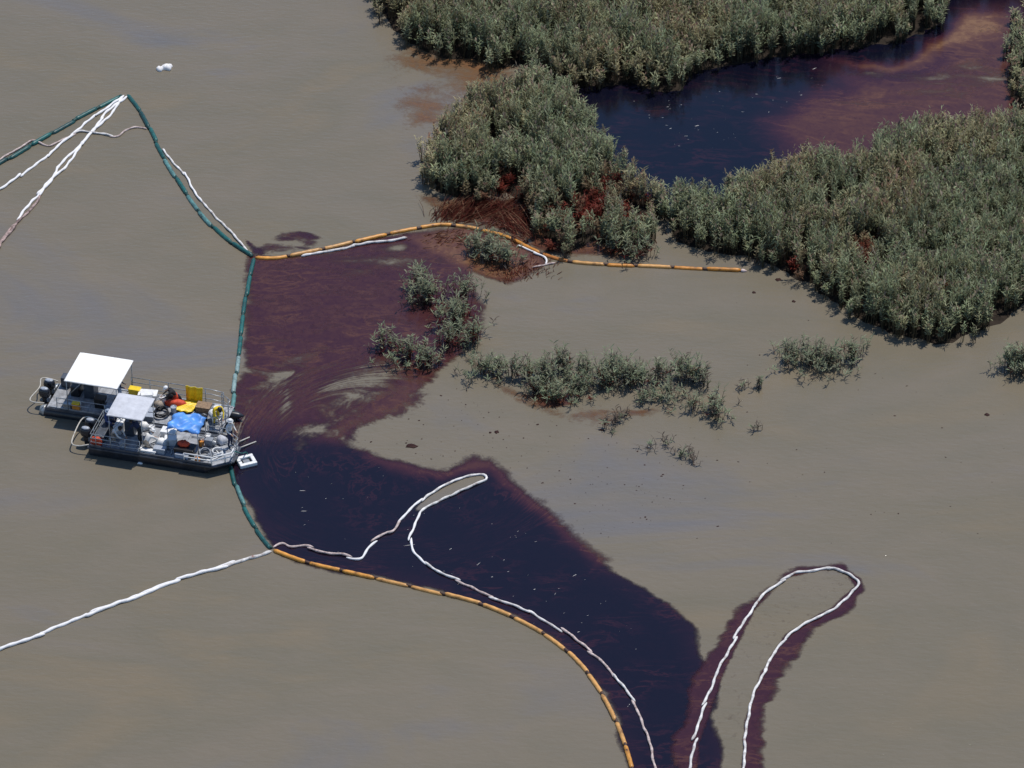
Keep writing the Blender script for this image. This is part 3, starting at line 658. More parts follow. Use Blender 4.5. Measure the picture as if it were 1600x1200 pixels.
# grey foam raft beside the orange boom, and white debris
def blob(name, label, u, v, rx, ry, h, m, cat, seed, group=None):
    rn = random.Random(seed); n = 12; c = P(u, v)
    k = [rn.uniform(.7, 1.2) for _ in range(n)]
    rings = [[(rx*f*k[j]*math.cos(6.283*j/n), ry*f*k[j]*math.sin(6.283*j/n), z*h*(1+.2*math.sin(j*2.3))) for j in range(n)] for f, z in ((.85, -.3), (1, .2), (.8, .75), (.35, 1))]
    o = MB().loft(rings).build(name, m, smooth=True, loc=c); tag(o, label, cat, group); return o
blob('foam_chunk', 'right chunk of the pair of white foam pieces adrift beyond the far corner', 261, 107, .33, .30, .26, M['sock'][0], 'debris', 1, 'white debris')
blob('foam_chunk', 'left, smaller chunk of the pair of white foam pieces adrift beyond the far corner', 250, 109, .22, .24, .2, M['sock'][0], 'debris', 2, 'white debris')
blob('foam_chunk', 'small white scrap floating below the hull of the near boat', 219, 724, .16, .1, .08, M['sock'][0], 'debris', 3, 'white debris')

# ================================================================== BOATS
M['alu'] = simple('boat_aluminium', (.42, .44, .46), .42, .6, var=.25, scale=5, dirt=(.20, .19, .18))
M['deck'] = simple('deck_plate', (.33, .34, .36), .65, .0, var=.35, scale=3, dirt=(.13, .105, .095))
M['hull'] = simple('hull_dark', (.022, .025, .034), .35, var=.4, scale=3, dirt=(.06, .05, .05))
M['hullgrey'] = simple('hull_grey', (.075, .085, .105), .4, var=.35, scale=3, dirt=(.04, .03, .03))
M['white'] = simple('white_plastic', (.78, .78, .77), .5, var=.1, scale=5, dirt=(.55, .52, .48))
M['canvas'] = simple('white_canvas', (.84, .83, .80), .8, var=.05, scale=3, bump=.05)
M['canvasgrey'] = simple('grey_canvas', (.56, .57, .61), .8, var=.12, scale=3, dirt=(.42, .42, .44), bump=.08)
M['black'] = simple('black_plastic', (.012, .012, .015), .4, var=.4)
M['cowl'] = simple('motor_cowl', (.018, .02, .028), .22, var=.3)
M['cowltop'] = simple('motor_cap', (.36, .39, .44), .3, var=.2)
M['pipe'] = simple('guard_pipe', (.55, .52, .46), .5, var=.2, dirt=(.3, .25, .2))
M['bluetarp'] = simple('blue_tarp', (.10, .30, .74), .45, var=.4, scale=2.2, bump=.4)
M['yellow'] = simple('yellow_oilskin', (.80, .56, .012), .45, var=.25, scale=4, bump=.3)
M['red'] = simple('red_orange_cloth', (.62, .07, .025), .7, var=.35, scale=6)
M['orangep'] = simple('orange_plastic', (.66, .25, .03), .5, var=.3)
M['wood'] = simple('worn_wood', (.26, .17, .10), .75, var=.45, scale=9)
M['blue'] = simple('blue_cloth', (.04, .07, .20), .85, var=.35)
M['paleblue'] = simple('pale_blue_cloth', (.30, .36, .46), .85, var=.25)
M['navy'] = simple('navy_cloth', (.018, .025, .07), .85, var=.35)
M['khaki'] = simple('khaki_cloth', (.38, .31, .24), .85, var=.3)
M['whitecloth'] = simple('white_coverall', (.70, .69, .67), .85, var=.2, scale=8)
M['blackcloth'] = simple('black_cloth', (.015, .015, .018), .85, var=.4)
M['skin'] = simple('skin', (.42, .25, .17), .55, var=.15)
M['skin2'] = simple('skin_dark', (.16, .085, .055), .55, var=.15)
M['hair'] = simple('hair_dark', (.03, .02, .014), .6, var=.3)
M['boot'] = simple('rubber_boot', (.03, .03, .028), .5, var=.3)
M['greyp'] = simple('grey_plastic', (.22, .24, .27), .5, var=.25)
M['glass'] = simple('smoked_acrylic', (.04, .05, .06), .08, var=.2)
YAW = R(-14.5); FWD = Vector((math.cos(YAW), math.sin(YAW), 0)); PORT = Vector((-math.sin(YAW), math.cos(YAW), 0))
DK = .58                                              # deck height above water
WA, LA = 2.5, 10.0; OA = P(72, 650)+PORT*WA/2
WB, LB = 2.5, 7.5; OB = P(139, 712)+PORT*WB/2
def on(o, x, y, z=DK+.012): return (o.location if hasattr(o, 'location') else o)+FWD*x+PORT*y+Vector((0, 0, z))
def rail(parent, pts, z0, hs, r=.022, post=1.0, m=None, name='rail'):
    m = m or M['alu']; pts = [Vector((p[0], p[1], 0)) for p in pts]
    for h in hs: MB().tube([p+Vector((0, 0, z0+h)) for p in pts], r, 6).build(name, m, parent, smooth=True)
    L = plen(pts); n = max(1, round(L/post)); q = along(pts, 0, L, L/n)
    for p in q: MB().tube([p+Vector((0, 0, z0)), p+Vector((0, 0, z0+hs[-1]))], r*1.1, 6).build('stanchion', m, parent, smooth=True)
def outboard(parent, x, y, tilt=.0):
    """cowl, cap, midsection, bracket, propeller"""
    e = MB(); rings = []
    for z, a, b, dx in ((.55, .16, .12, 0), (.62, .27, .17, -.02), (.80, .31, .19, -.04), (.98, .29, .18, -.04), (1.08, .20, .13, -.03)):
        rings.append([(x+dx-.25+a*math.copysign(abs(math.cos(t))**.7, math.cos(t)), y+b*math.copysign(abs(math.sin(t))**.7, math.sin(t)), z) for t in [2*math.pi*k/16 for k in range(16)]])
    m = MB().loft([[(x-.35, y-.07, -.55), (x-.12, y-.05, -.55), (x-.12, y+.05, -.55), (x-.35, y+.07, -.55)], [(x-.36, y-.09, .1), (x-.12, y-.08, .1), (x-.12, y+.08, .1), (x-.36, y+.09, .1)], [(x-.4, y-.1, .56), (x-.12, y-.09, .56), (x-.12, y+.09, .56), (x-.4, y+.1, .56)]]).build('outboard_motor', M['cowl'], parent)
    e.loft(rings).build('cowl', M['cowl'], m, smooth=True)
    cap = [[(px*1, py, z) for px, py in [(x-.29+a*math.cos(t), y+b*math.sin(t)) for t in [2*math.pi*k/14 for k in range(14)]]] for z, a, b in ((1.03, .235, .15), (1.11, .20, .125), (1.135, .1, .06))]
    MB().loft(cap).build('cap', M['cowltop'], m, smooth=True)
    MB().box((x-.06, y, .48), (.16, .26, .3), bev=.02).build('bracket', M['greyp'], m)
    MB().tube([(x-.42, y, -.5), (x-.55, y, -.5)], [.07, .03], 8).build('propeller', M['alu'], m)
def canopy(parent, x0, x1, w_, z, mc, name='canopy', sag=.05, post=True, y0=0):
    top = MB(); t_ = .03; nu, nv = 14, 10
    def f(dz): return lambda a, b: (x0+(x1-x0)*a, y0-w_/2+w_*b, z+dz+sag*math.sin(math.pi*b)-.018*math.cos(6.283*a*3)*math.sin(math.pi*b)-(.03 if a in (0, 1) else 0))
    top.sheet(f(0), nu, nv); top.sheet(f(-t_), nu, nv)
    # hem
    cor = lambda k: [(x0, y0-w_/2), (x1, y0-w_/2), (x1, y0+w_/2), (x0, y0+w_/2)][k % 4]
    c = top.build(name, mc, parent, smooth=True)
    for k in range(4):
        (ax, ay), (bx, by) = cor(k), cor(k+1)
        MB().tube([(ax, ay, z-.035), (bx, by, z-.035)], .028, 6).build('hem', mc, c, smooth=True)
    if post:
        for ax in (x0+.08, x1-.08):
            for sy in (-1, 1):
                MB().tube([(ax, y0+sy*(w_/2-.06), DK), (ax, y0+sy*(w_/2-.06), z-.03)], .024, 6).build('post', M['alu'], parent, smooth=True)
        for sy in (-1, 1):
            MB().tube([(x0+.1, y0+sy*(w_/2-.06), DK+.9), (x0+.9, y0+sy*(w_/2-.06), z-.05)], .018, 6).build('brace', M['alu'], parent, smooth=True)
# ---- far boat: deck on two black pontoons, big white canopy at the stern
A = empty('pontoon_boat', OA, YAW)
tag(A, 'long dark pontoon work boat with a big white canopy, the farther of the two', 'boat', 'work boats rafted together')
for sy in (-1, 1):
    y = sy*(WA/2-.32); pts, rr = [], []
    for x, r_ in ((-.42, .02), (-.38, .17), (-.28, .27), (-.1, .32), (1, .33), (4, .33), (8.2, .33), (9.1, .29), (9.7, .18), (10.0, .04)):
        pts.append((x, y, .12+(max(0, x-8.2)*.1))); rr.append(r_)
    p = MB().tube(pts, rr, 16).build('pontoon', M['hull'], A, smooth=True)
    MB().tube([(-.44, y, .14), (-.40, y, .14), (-.2, y, .13), (-.12, y, .12)], [.02, .2, .315, .335], 16).build('end_cap', M['alu'], p, smooth=True)
    MB().box((4.75, sy*(WA/2-.03), DK-.10), (9.4, .05, .15), bev=.015).build('rub_rail', M['hullgrey'], A)
    MB().box((4.75, sy*(WA/2-.10), DK+.02), (9.2, .09, .05), bev=.012).build('deck_edge', M['alu'], A)
for k in range(13):
    MB().box((.42+k*.72, 0, DK-.035), (.705, WA-.12, .06), bev=.008).build('deck_panel', M['deck'], A)
MB().box((4.7, 0, DK-.13), (9.1, 1.4, .1)).build('cross_beam', M['hullgrey'], A)
outboard(A, -.05, .38); outboard(A, -.05, -.38)
MB().tube(catmull([(-.15, -1.0, .62), (-.75, -1.02, .60), (-1.02, -.7, .55), (-.78, .1, .75), (-.92, .75, .80), (-.6, .98, .72), (-.1, 1.0, .62)], .08), .032, 8).build('motor_guard', M['pipe'], A, smooth=True)
canopy(A, 1.15, 4.0, 2.55, 2.5, M['canvas'])
MB().box((1.95, .35, DK+.5), (.55, .75, 1.0), bev=.05).build('console', M['hullgrey'], A)
MB().box((2.2, .35, DK+1.15), (.03, .7, .36), bev=.01, ry=-.3).build('windscreen', M['glass'], A)
MB().box((1.2, .35, DK+.3), (.5, .8, .6), bev=.06).build('helm_seat', M['black'], A)
MB().box((.45, .85, DK+.3), (.5, .5, .58), bev=.05).build('fuel_box', M['hullgrey'], A)
rail(A, [(3.9, 1.14), (8.2, 1.14), (8.9, 1.05)], DK, (.3, .62, .92), post=1.05)
rail(A, [(.6, -1.14), (3.2, -1.14)], DK, (.3, .62), post=1.3)
rail(A, [(8.8, 1.08), (9.4, .62), (9.4, .25)], DK, (.4, .82), post=.6)
rail(A, [(9.4, -.25), (9.4, -.7), (9.0, -1.08)], DK, (.4, .82), post=.6)
# ---- near boat: barge hull with cut bow corners, grey canopy
B = empty('work_barge', OB, YAW)
tag(B, 'near grey work barge with a grey canopy and cut bow corners, beside the pontoon boat', 'boat', 'work boats rafted together')
def plan(L, W_, ch, x0=0): return [(x0, -W_/2), (L-ch, -W_/2), (L, -W_/2+ch*.75), (L, W_/2-ch*.75), (L-ch, W_/2), (x0, W_/2)]
hb = MB().loft([[(x, y, -.25) for x, y in plan(LB-1.3, WB-.25, .5, .1)], [(x, y, .18) for x, y in plan(LB-.35, WB-.02, .8, .0)], [(x, y, DK-.12) for x, y in plan(LB, WB, .9)]])
hb.build('hull', M['hull'], B)
MB().loft([[(x, y, DK-.118) for x, y in plan(LB+.04, WB+.08, .92, -.04)], [(x, y, DK-.02) for x, y in plan(LB+.05, WB+.1, .92, -.05)]]).build('rub_rail', M['hullgrey'], B)
for k in range(8):
    MB().box((.45+k*.78, 0, DK-.012), (.765, WB-.1, .03), bev=.006).build('deck_panel', M['deck'], B)
MB().loft([[(x, y, DK-.019) for x, y in [(6.32, -1.2), (6.6, -1.2), (7.42, -.58), (7.42, .58), (6.6, 1.2), (6.32, 1.2)]], [(x, y, DK+.004) for x, y in [(6.32, -1.2), (6.6, -1.2), (7.42, -.58), (7.42, .58), (6.6, 1.2), (6.32, 1.2)]]]).build('bow_deck', M['deck'], B)
for sy in (-1, 1): MB().box((3.3, sy*1.21, DK+.05), (6.5, .07, .12), bev=.015).build('coaming', M['hullgrey'], B)
outboard(B, -.12, .34); outboard(B, -.12, -.40)
MB().tube(catmull([(-.05, -1.05, .55), (-.6, -1.12, .42), (-1.0, -.95, .40), (-1.08, -.2, .55), (-1.02, .65, .72), (-.75, .88, .80), (-.3, .9, .7), (-.02, .9, .6)], .08), .035, 8).build('motor_guard', M['pipe'], B, smooth=True)
canopy(B, 1.0, 2.9, 1.95, 2.58, M['canvasgrey'], sag=.07)
rail(B, [(.12, .9), (.12, -1.18), (2.75, -1.18)], DK, (.28, .52, .78), post=.85)
rail(B, [(5.1, -1.2), (6.6, -1.2), (7.42, -.58), (7.42, -.2)], DK, (.28, .5), r=.035, m=M['white'], post=.75)
rail(B, [(7.42, .25), (7.42, .58), (6.6, 1.2), (5.6, 1.2)], DK, (.3, .6), post=.7)
MB().box((1.75, .45, DK+.45), (.5, .7, .9), bev=.05).build('console', M['hullgrey'], B)
MB().box((2.0, .45, DK+1.02), (.03, .62, .3), bev=.01, ry=-.3).build('windscreen', M['glass'], B)
MB().box((1.1, .45, DK+.25), (.42, .8, .5), bev=.05).build('helm_seat', M['white'], B)
MB().box((.45, -.1, DK+.22), (.5, 1.5, .42), bev=.05).build('stern_bench', M['hullgrey'], B)
for x in (3.4, 5.5): MB().box((x, -1.14, DK+.08), (.25, .07, .12), bev=.02).build('cleat', M['alu'], B)

# ================================================================== DECK LOAD
def place(o, boat, x, y, z=DK+.014, rz=0):
    o.location = on(boat, x, y, z); o.rotation_euler = (0, 0, YAW+R(rz)); return o
def cooler(label, boat, x, y, sx=.75, sy=.45, h=.42, rz=0, body='white', lid='white', z=DK+.014, name='cooler', cat='cooler'):
    t = place(empty(name, (0, 0, 0)), boat, x, y, z, rz)
    b = MB().loft([[(sx/2*k*a, sy/2*k*c, zz) for a, c in ((-1, -1), (1, -1), (1, 1), (-1, 1))] for k, zz in ((.9, 0), (1, h*.8))]).build('body', M[body], t)
    MB().box((0, 0, h*.9), (sx*1.04, sy*1.05, h*.2), bev=.025).build('lid', M[lid], t)
    for s in (-1, 1): MB().box((s*(sx/2+.02), 0, h*.62), (.04, sy*.4, .05), bev=.01).build('handle', M['greyp'], t)
    return tag(t, label, cat)
def drum(label, boat, x, y, r=.2, h=.5, m='white', name='bucket', lie=None, rz=0, cat='bucket'):
    t = place(empty(name, (0, 0, 0)), boat, x, y, rz=rz)
    b = MB().lathe([(r*.86, 0), (r*.95, h*.4), (r, h*.93), (r*1.05, h*.94), (r*1.05, h), (r*.95, h), (r*.9, h*.9), (.01, h*.88)], 16).build('body', M[m], t, smooth=False)
    MB().tube([(r*1.0*math.cos(a), r*.2*math.sin(a)-r*.6*math.sin(a), h*.9+r*.9*math.sin(a)) for a in [math.pi*k/10 for k in range(11)]], .012, 5).build('handle', M['alu'], t)
    if lie: t.rotation_euler = (R(lie), 0, YAW+R(rz)); t.location.z += r
    return tag(t, label, cat)
# far boat
cooler('white cooler on the far boat between the canopy and the grey canopy', A, 4.95, .62, .95, .55, .5, 8)
cooler('second white cooler on the far boat, nearer the rail', A, 4.95, -.02, .9, .5, .42, 4, lid='white')
cooler('low pale blue box beside the coolers on the far boat', A, 5.35, -.5, .6, .4, .3, 0, body='cowltop', lid='cowltop')
cooler('small yellow box just right of the white canopy', A, 4.2, .75, .6, .36, .55, 0, body='yellow', lid='yellow', name='tool_box', cat='box')
cooler('ochre crate on the near edge of the far boat under the white canopy', A, 1.62, -1.02, .42, .26, .42, 0, body='orangep', lid='yellow', name='crate', cat='crate')
cooler('silver box beside the ochre crate on the far boat', A, 1.12, -1.02, .42, .26, .26, 0, body='alu', lid='alu', name='tool_box', cat='box')
cooler('brown wooden crate at the bow of the far boat', A, 8.0, .5, .75, .55, .35, 0, body='wood', lid='wood', name='crate', cat='crate')
cooler('dark box under the middle of the white canopy', A, 2.75, -.5, .55, .45, .6, 0, body='black', lid='black', name='storage_box', cat='box')
drum('white bucket standing by the rail of the far boat near the bow', A, 8.75, .45, .2, .42)
drum('white drum tipped on its side at the bow of the far boat', A, 8.6, .05, .26, .65, lie=75, rz=40, name='drum', cat='drum')
drum('white bucket with a dark rim beside the coiled hose', A, 5.75, .6, .17, .4)
def coil(label, boat, x, y, r=.42, n=4, tr=.03, m='black'):
    t = place(MB().tube([((r-.03*math.sin(k*.7))*math.cos(k*.35)*(1-.012*k/3), (r-.03*math.cos(k*.9))*math.sin(k*.35)*.95, .04+.0035*k+.012*math.sin(k*1.7)) for k in range(int(n*18))], tr, 6).build('hose_coil', M[m], smooth=True), boat, x, y)
    return tag(t, label, 'hose')
coil('black coiled hose on the middle of the far boat', A, 6.0, -.4)
coil('grey suction hose coiled on the bow deck of the near barge', B, 6.0, -.55, .36, 4, .035, 'greyp')
coil('pale hose heaped at the bow of the near barge', B, 6.55, -.2, .3, 3, .03, 'white')
def bundle(name, label, boat, x, y, sx, sy, h, m, seed, cat, rz=0, z=DK+.014):
    rn = random.Random(seed); n, k = 14, 5
    kk = [rn.uniform(.8, 1.15) for _ in range(n)]
    rings = [[(sx/2*f*kk[j]*math.cos(6.283*j/n), sy/2*f*kk[(j+3) % n]*math.sin(6.283*j/n), zz*h*rn.uniform(.88, 1.1) if zz else 0) for j in range(n)] for f, zz in ((.95, 0), (1.05, .3), (.9, .7), (.55, .95), (.15, 1))]
    return tag(place(MB().loft(rings).build(name, M[m], smooth=True), boat, x, y, z, rz), label, cat)
bundle('cloth_bundle', 'red-orange bundle lying beside the yellow oilskin sheet on the far boat', A, 6.55, .55, 1.2, .5, .35, 'red', 4, 'bundle', 6)
bundle('cloth_bundle', 'dark bundle by the far rail under the railing', A, 6.2, .95, .9, .32, .4, 'black', 5, 'bundle')
bundle('sack', 'tan sack leaning beside the black hose coil', A, 5.7, .1, .5, .4, .45, 'khaki', 6, 'sack')
bundle('life_vest', 'orange life vest on the deck between the boats', A, 4.35, -.75, .55, .4, .18, 'orangep', 7, 'life vest')
# yellow sheet hanging from the far rail and spilling on the deck
def ysheet(a, b):
    s = b*2.35; wv = .04*math.sin(a*15+b*4)
    if s < .98: return (a*.92+wv*.5, .03-.04*s+wv, .95-s)
    t = s-.98; return (a*1.0-.30*t+wv*.4-.02, -.02-t*.75, .03+.10*abs(math.sin(a*9+t*6))+.07*math.exp(-((t-.6)/.3)**2))
o = MB().sheet(ysheet, 18, 26).build('oilskin_sheet', M['yellow'], smooth=True)
sm = o.modifiers.new('thick', 'SOLIDIFY'); sm.thickness = .02
tag(place(o, A, 6.85, 1.05), 'bright yellow oilskin sheet hung over the rail of the far boat', 'tarp')
# near barge
cooler('white cooler in the middle of the near barge left of the blue tarp', B, 3.75, .5, .75, .5, .5, 0)
cooler('white box stacked by the blue tarp on the near barge', B, 4.0, .0, .6, .45, .42, 15, name='storage_box', cat='box')
cooler('grey tool box on the near side deck of the near barge', B, 3.7, -.85, .6, .34, .34, 0, body='cowltop', lid='cowltop', name='tool_box', cat='box')
cooler('black open bin under the front of the blue tarp', B, 5.0, -.72, 1.0, .6, .55, 0, body='black', lid='black', name='bin', cat='bin')
bundle('life_vest', 'red-orange life vests heaped on the black bin below the blue tarp', B, 4.9, -.62, .62, .42, .25, 'red', 8, 'life vest', z=DK+.57)
cooler('pale grey box against the near coaming in front of the black bin', B, 4.95, -1.05, .7, .22, .32, 0, body='paleblue', lid='cowltop', name='storage_box', cat='box')
bundle('life_vest', 'small orange float on the near side of the near barge bow', B, 5.75, -1.0, .3, .22, .22, 'orangep', 9, 'float')
cooler('white box at the near edge amidships on the near barge', B, 3.1, -1.0, .9, .26, .2, 0, name='storage_box', cat='box')
# pump frame at the bow
pf = place(empty('pump', (0, 0, 0)), B, 5.95, .35); tag(pf, 'small engine pump in a tube frame on the bow deck of the near barge', 'pump')
MB().box((0, 0, .28), (.4, .32, .36), bev=.04).build('engine', M['greyp'], pf); MB().tube([(.2, 0, .22), (.36, 0, .22)], [.14, .12], 12).build('impeller_case', M['alu'], pf)
for sy in (-1, 1): MB().tube([(-.3, sy*.24, .03), (-.3, sy*.24, .5), (.36, sy*.24, .5), (.36, sy*.24, .03), (-.3, sy*.24, .03)], .018, 6).build('frame_tube', M['alu'], pf)
for k, (x, y, rz, L, lb) in enumerate([(5.6, .85, 3, 1.5, 'alloy pole lying along the far coaming of the near barge'), (6.3, .55, 12, 1.1, 'short alloy pole slanting across the bow deck'), (5.9, 1.02, -6, 1.4, 'grey plank edge pole between the boats at the bow')]):
    p = MB().tube([(-L/2, 0, .05), (L/2, 0, .05)], .025, 6).build('pole', M['alu'], smooth=True); place(p, B, x, y, rz=rz); tag(p, lb, 'pole', 'poles on deck')
# blue tarp shelter
ts = place(empty('tarp_shelter', (0, 0, 0)), B, 4.85, .1); tag(ts, 'crumpled bright blue tarp on posts over the near barge', 'tarp')
def btarp(a, b):
    x, y = (a-.5)*1.75, (b-.5)*1.45
    e = max(abs(a-.5), abs(b-.5))*2
    z = 1.55-.10*(1-math.sin(math.pi*a))-.16*max(0, e-.85)/.15*(.6+.4*math.sin(a*17+b*13))+.05*math.sin(a*9+1.3*math.sin(b*7))+.045*math.sin(b*11+a*5)+.03*math.sin(a*23-b*17)
    return (x+.03*math.sin(b*14), y+.03*math.sin(a*12), z)
tp = MB().sheet(btarp, 26, 22).build('tarp', M['bluetarp'], ts, smooth=True); sm = tp.modifiers.new('thick', 'SOLIDIFY'); sm.thickness = .015
for sx in (-1, 1):
    for sy in (-1, 1): MB().tube([(sx*.8, sy*.64, 0), (sx*.8, sy*.64, 1.42)], .022, 6).build('post', M['alu'], ts, smooth=True)
# more deck clutter
cooler('white fish box on top of the coolers of the far boat', A, 5.0, .3, .6, .4, .22, 20, z=DK+.5, name='storage_box', cat='box')
cooler('grey crate between the coolers and the hose coil', A, 5.5, -.95, .55, .35, .3, 5, body='greyp', lid='cowltop', name='crate', cat='crate')
drum('pale grey bucket behind the black hose coil', A, 6.55, -.05, .16, .36, 'cowltop')
drum('black bucket beside the white drum at the far boat bow', A, 8.3, -.35, .17, .36, 'black')
drum('white bucket on the near barge beside the blue tarp post', B, 5.75, .75, .16, .36)
drum('orange bucket at the foot of the pump', B, 5.55, .25, .15, .33, 'orangep')
drum('white bucket under the right edge of the grey canopy', B, 2.75, .75, .16, .36)
drum('pale bucket against the near rail of the near barge stern', B, 1.7, -.9, .15, .33, 'cowltop')
bundle('sorbent_bag', 'bulging white sorbent bag behind the white cooler on the near barge', B, 3.6, -.35, .65, .5, .5, 'white', 21, 'bag')
bundle('sorbent_bag', 'slumped white bag under the grey canopy of the near barge', B, 2.3, .9, .55, .42, .4, 'white', 22, 'bag')
bundle('sorbent_bag', 'clear grey bag of used sorbent at the near barge bow rail', B, 6.45, .75, .55, .5, .42, 'canvasgrey', 23, 'bag')
bundle('cloth_bundle', 'pink-red cloth on the stern rail of the near barge', B, .35, -1.0, .6, .2, .5, 'red', 24, 'bundle')
bundle('sorbent_bag', 'white bag between the drums at the far boat bow', A, 9.0, .1, .5, .4, .5, 'white', 25, 'bag')
bundle('cloth_bundle', 'blue cloth heap beside the console of the far boat', A, 3.3, -.6, .6, .4, .35, 'paleblue', 26, 'bundle')
bundle('cloth_bundle', 'dark heap beside the wooden crate on the far boat', A, 8.1, -.75, .7, .45, .22, 'black', 27, 'bundle')
for k, (boat, pts, m_, lb) in enumerate([(A, [(6.6, -.9), (7.0, -.5), (7.5, -.8), (8.0, -.3), (8.4, -.9)], 'black', 'black hose snaking over the far boat deck toward the bow'), (B, [(5.6, -.2), (5.9, -.75), (6.4, -.85), (6.7, -.4), (6.4, 0.1), (6.9, .2)], 'white', 'pale hose looped over the near barge bow deck'),
                             (B, [(3.3, .1), (3.0, -.3), (3.3, -.6), (4.1, -.45), (4.3, -.9)], 'alu', 'grey hose lying amidships on the near barge'), (A, [(4.6, -1.0), (5.2, -.75), (5.6, -.6), (5.3, -.2)], 'orangep', 'orange rope lying on the far boat behind the grey canopy')]):
    tag(MB().tube(catmull([on(boat, x, y, DK+.05)-on(boat, *pts[0], 0) for x, y in pts], .08), .03, 6).build('hose' if k < 3 else 'rope', M[m_], smooth=True, loc=on(boat, *pts[0], .01)), lb, 'hose' if k < 3 else 'rope')
# skimmer head floating off the bow
sk = empty('skimmer', P(385, 723), R(22)); tag(sk, 'white square skimmer float with a dark well off the bow', 'skimmer')
for sx, sy, dx, dy in ((0, -.32, .92, .2), (0, .32, .92, .2), (-.36, 0, .2, .44), (.36, 0, .2, .44)):
    MB().box((sx, sy, .09), (dx, dy, .22), bev=.05).build('float', M['white'], sk)
MB().box((0, 0, .0), (.53, .45, .12), bev=.01).build('well', M['black'], sk); MB().box((0, 0, .08), (.34, .3, .06), bev=.02).build('weir', M['greyp'], sk)
h0 = on(B, 7.3, .1, DK+.1); h1 = P(388, 716, .12)
tag(MB().tube(catmull([h0, h0+FWD*.45+Vector((0, 0, -.05)), h1+Vector((-.1, .3, .15)), h1], .08), .03, 6).build('suction_hose', M['green'][1], smooth=True), 'green suction hose from the bow of the near barge to the skimmer', 'hose')
for (a, b, lb) in [((374, 690), (390, 683), 'upper short white pole floating off the bow'), ((374, 700), (400, 690), 'longer grey pole floating off the bow')]:
    q0, q1 = P(*a, .12), P(*b, .02); tag(MB().tube([q0, q1], .035, 6).build('pole', M['pipe'], smooth=True), lb, 'pole', 'poles at the bow')

# ================================================================== PEOPLE
POSES = {}
def pose(pelvis, chest, neck, head, sh, el, wr, hip, kn, an, toe): return dict(pelvis=pelvis, chest=chest, neck=neck, head=head, sh=sh, el=el, wr=wr, hip=hip, kn=kn, an=an, toe=toe)
# joint pairs: (right, left); x forward, y left, z up, feet at z = 0
POSES['stand'] = pose((0, 0, .95), (.01, 0, 1.27), (.02, 0, 1.47), (.05, 0, 1.60), [(0, -.19, 1.41), (0, .19, 1.41)], [(.02, -.27, 1.14), (.06, .26, 1.14)], [(.22, -.22, 1.0), (.26, .18, 1.02)], [(0, -.10, .90), (0, .10, .90)], [(.04, -.12, .50), (.0, .13, .50)], [(-.02, -.13, .09), (-.04, .14, .09)], [(.14, -.15, .04), (.12, .17, .04)])
POSES['sit'] = pose((0, 0, .52), (-.02, 0, .84), (.02, 0, 1.05), (.07, 0, 1.18), [(0, -.19, .99), (0, .19, .99)], [(.08, -.26, .74), (.08, .26, .74)], [(.30, -.18, .64), (.30, .16, .66)], [(.02, -.10, .50), (.02, .10, .50)], [(.42, -.14, .50), (.42, .15, .50)], [(.44, -.14, .09), (.40, .15, .09)], [(.60, -.16, .04), (.56, .17, .04)])
POSES['kneel'] = pose((-.14, 0, .46), (.12, 0, .70), (.28, 0, .84), (.40, 0, .93), [(.20, -.19, .81), (.20, .19, .81)], [(.40, -.25, .60), (.36, .25, .60)], [(.60, -.14, .46), (.58, .16, .44)], [(-.12, -.10, .43), (-.12, .10, .43)], [(.16, -.15, .10), (.18, .16, .12)], [(-.26, -.14, .09), (-.24, .15, .09)], [(-.40, -.14, .05), (-.38, .15, .05)])
POSES['bend'] = pose((-.12, 0, .88), (.16, 0, 1.10), (.34, 0, 1.20), (.47, 0, 1.23), [(.26, -.19, 1.16), (.26, .19, 1.16)], [(.38, -.24, .90), (.40, .24, .90)], [(.55, -.16, .72), (.58, .14, .70)], [(-.11, -.10, .85), (-.11, .10, .85)], [(.04, -.13, .48), (-.06, .13, .48)], [(-.02, -.14, .09), (-.22, .14, .09)], [(.14, -.16, .04), (-.06, .16, .04)])
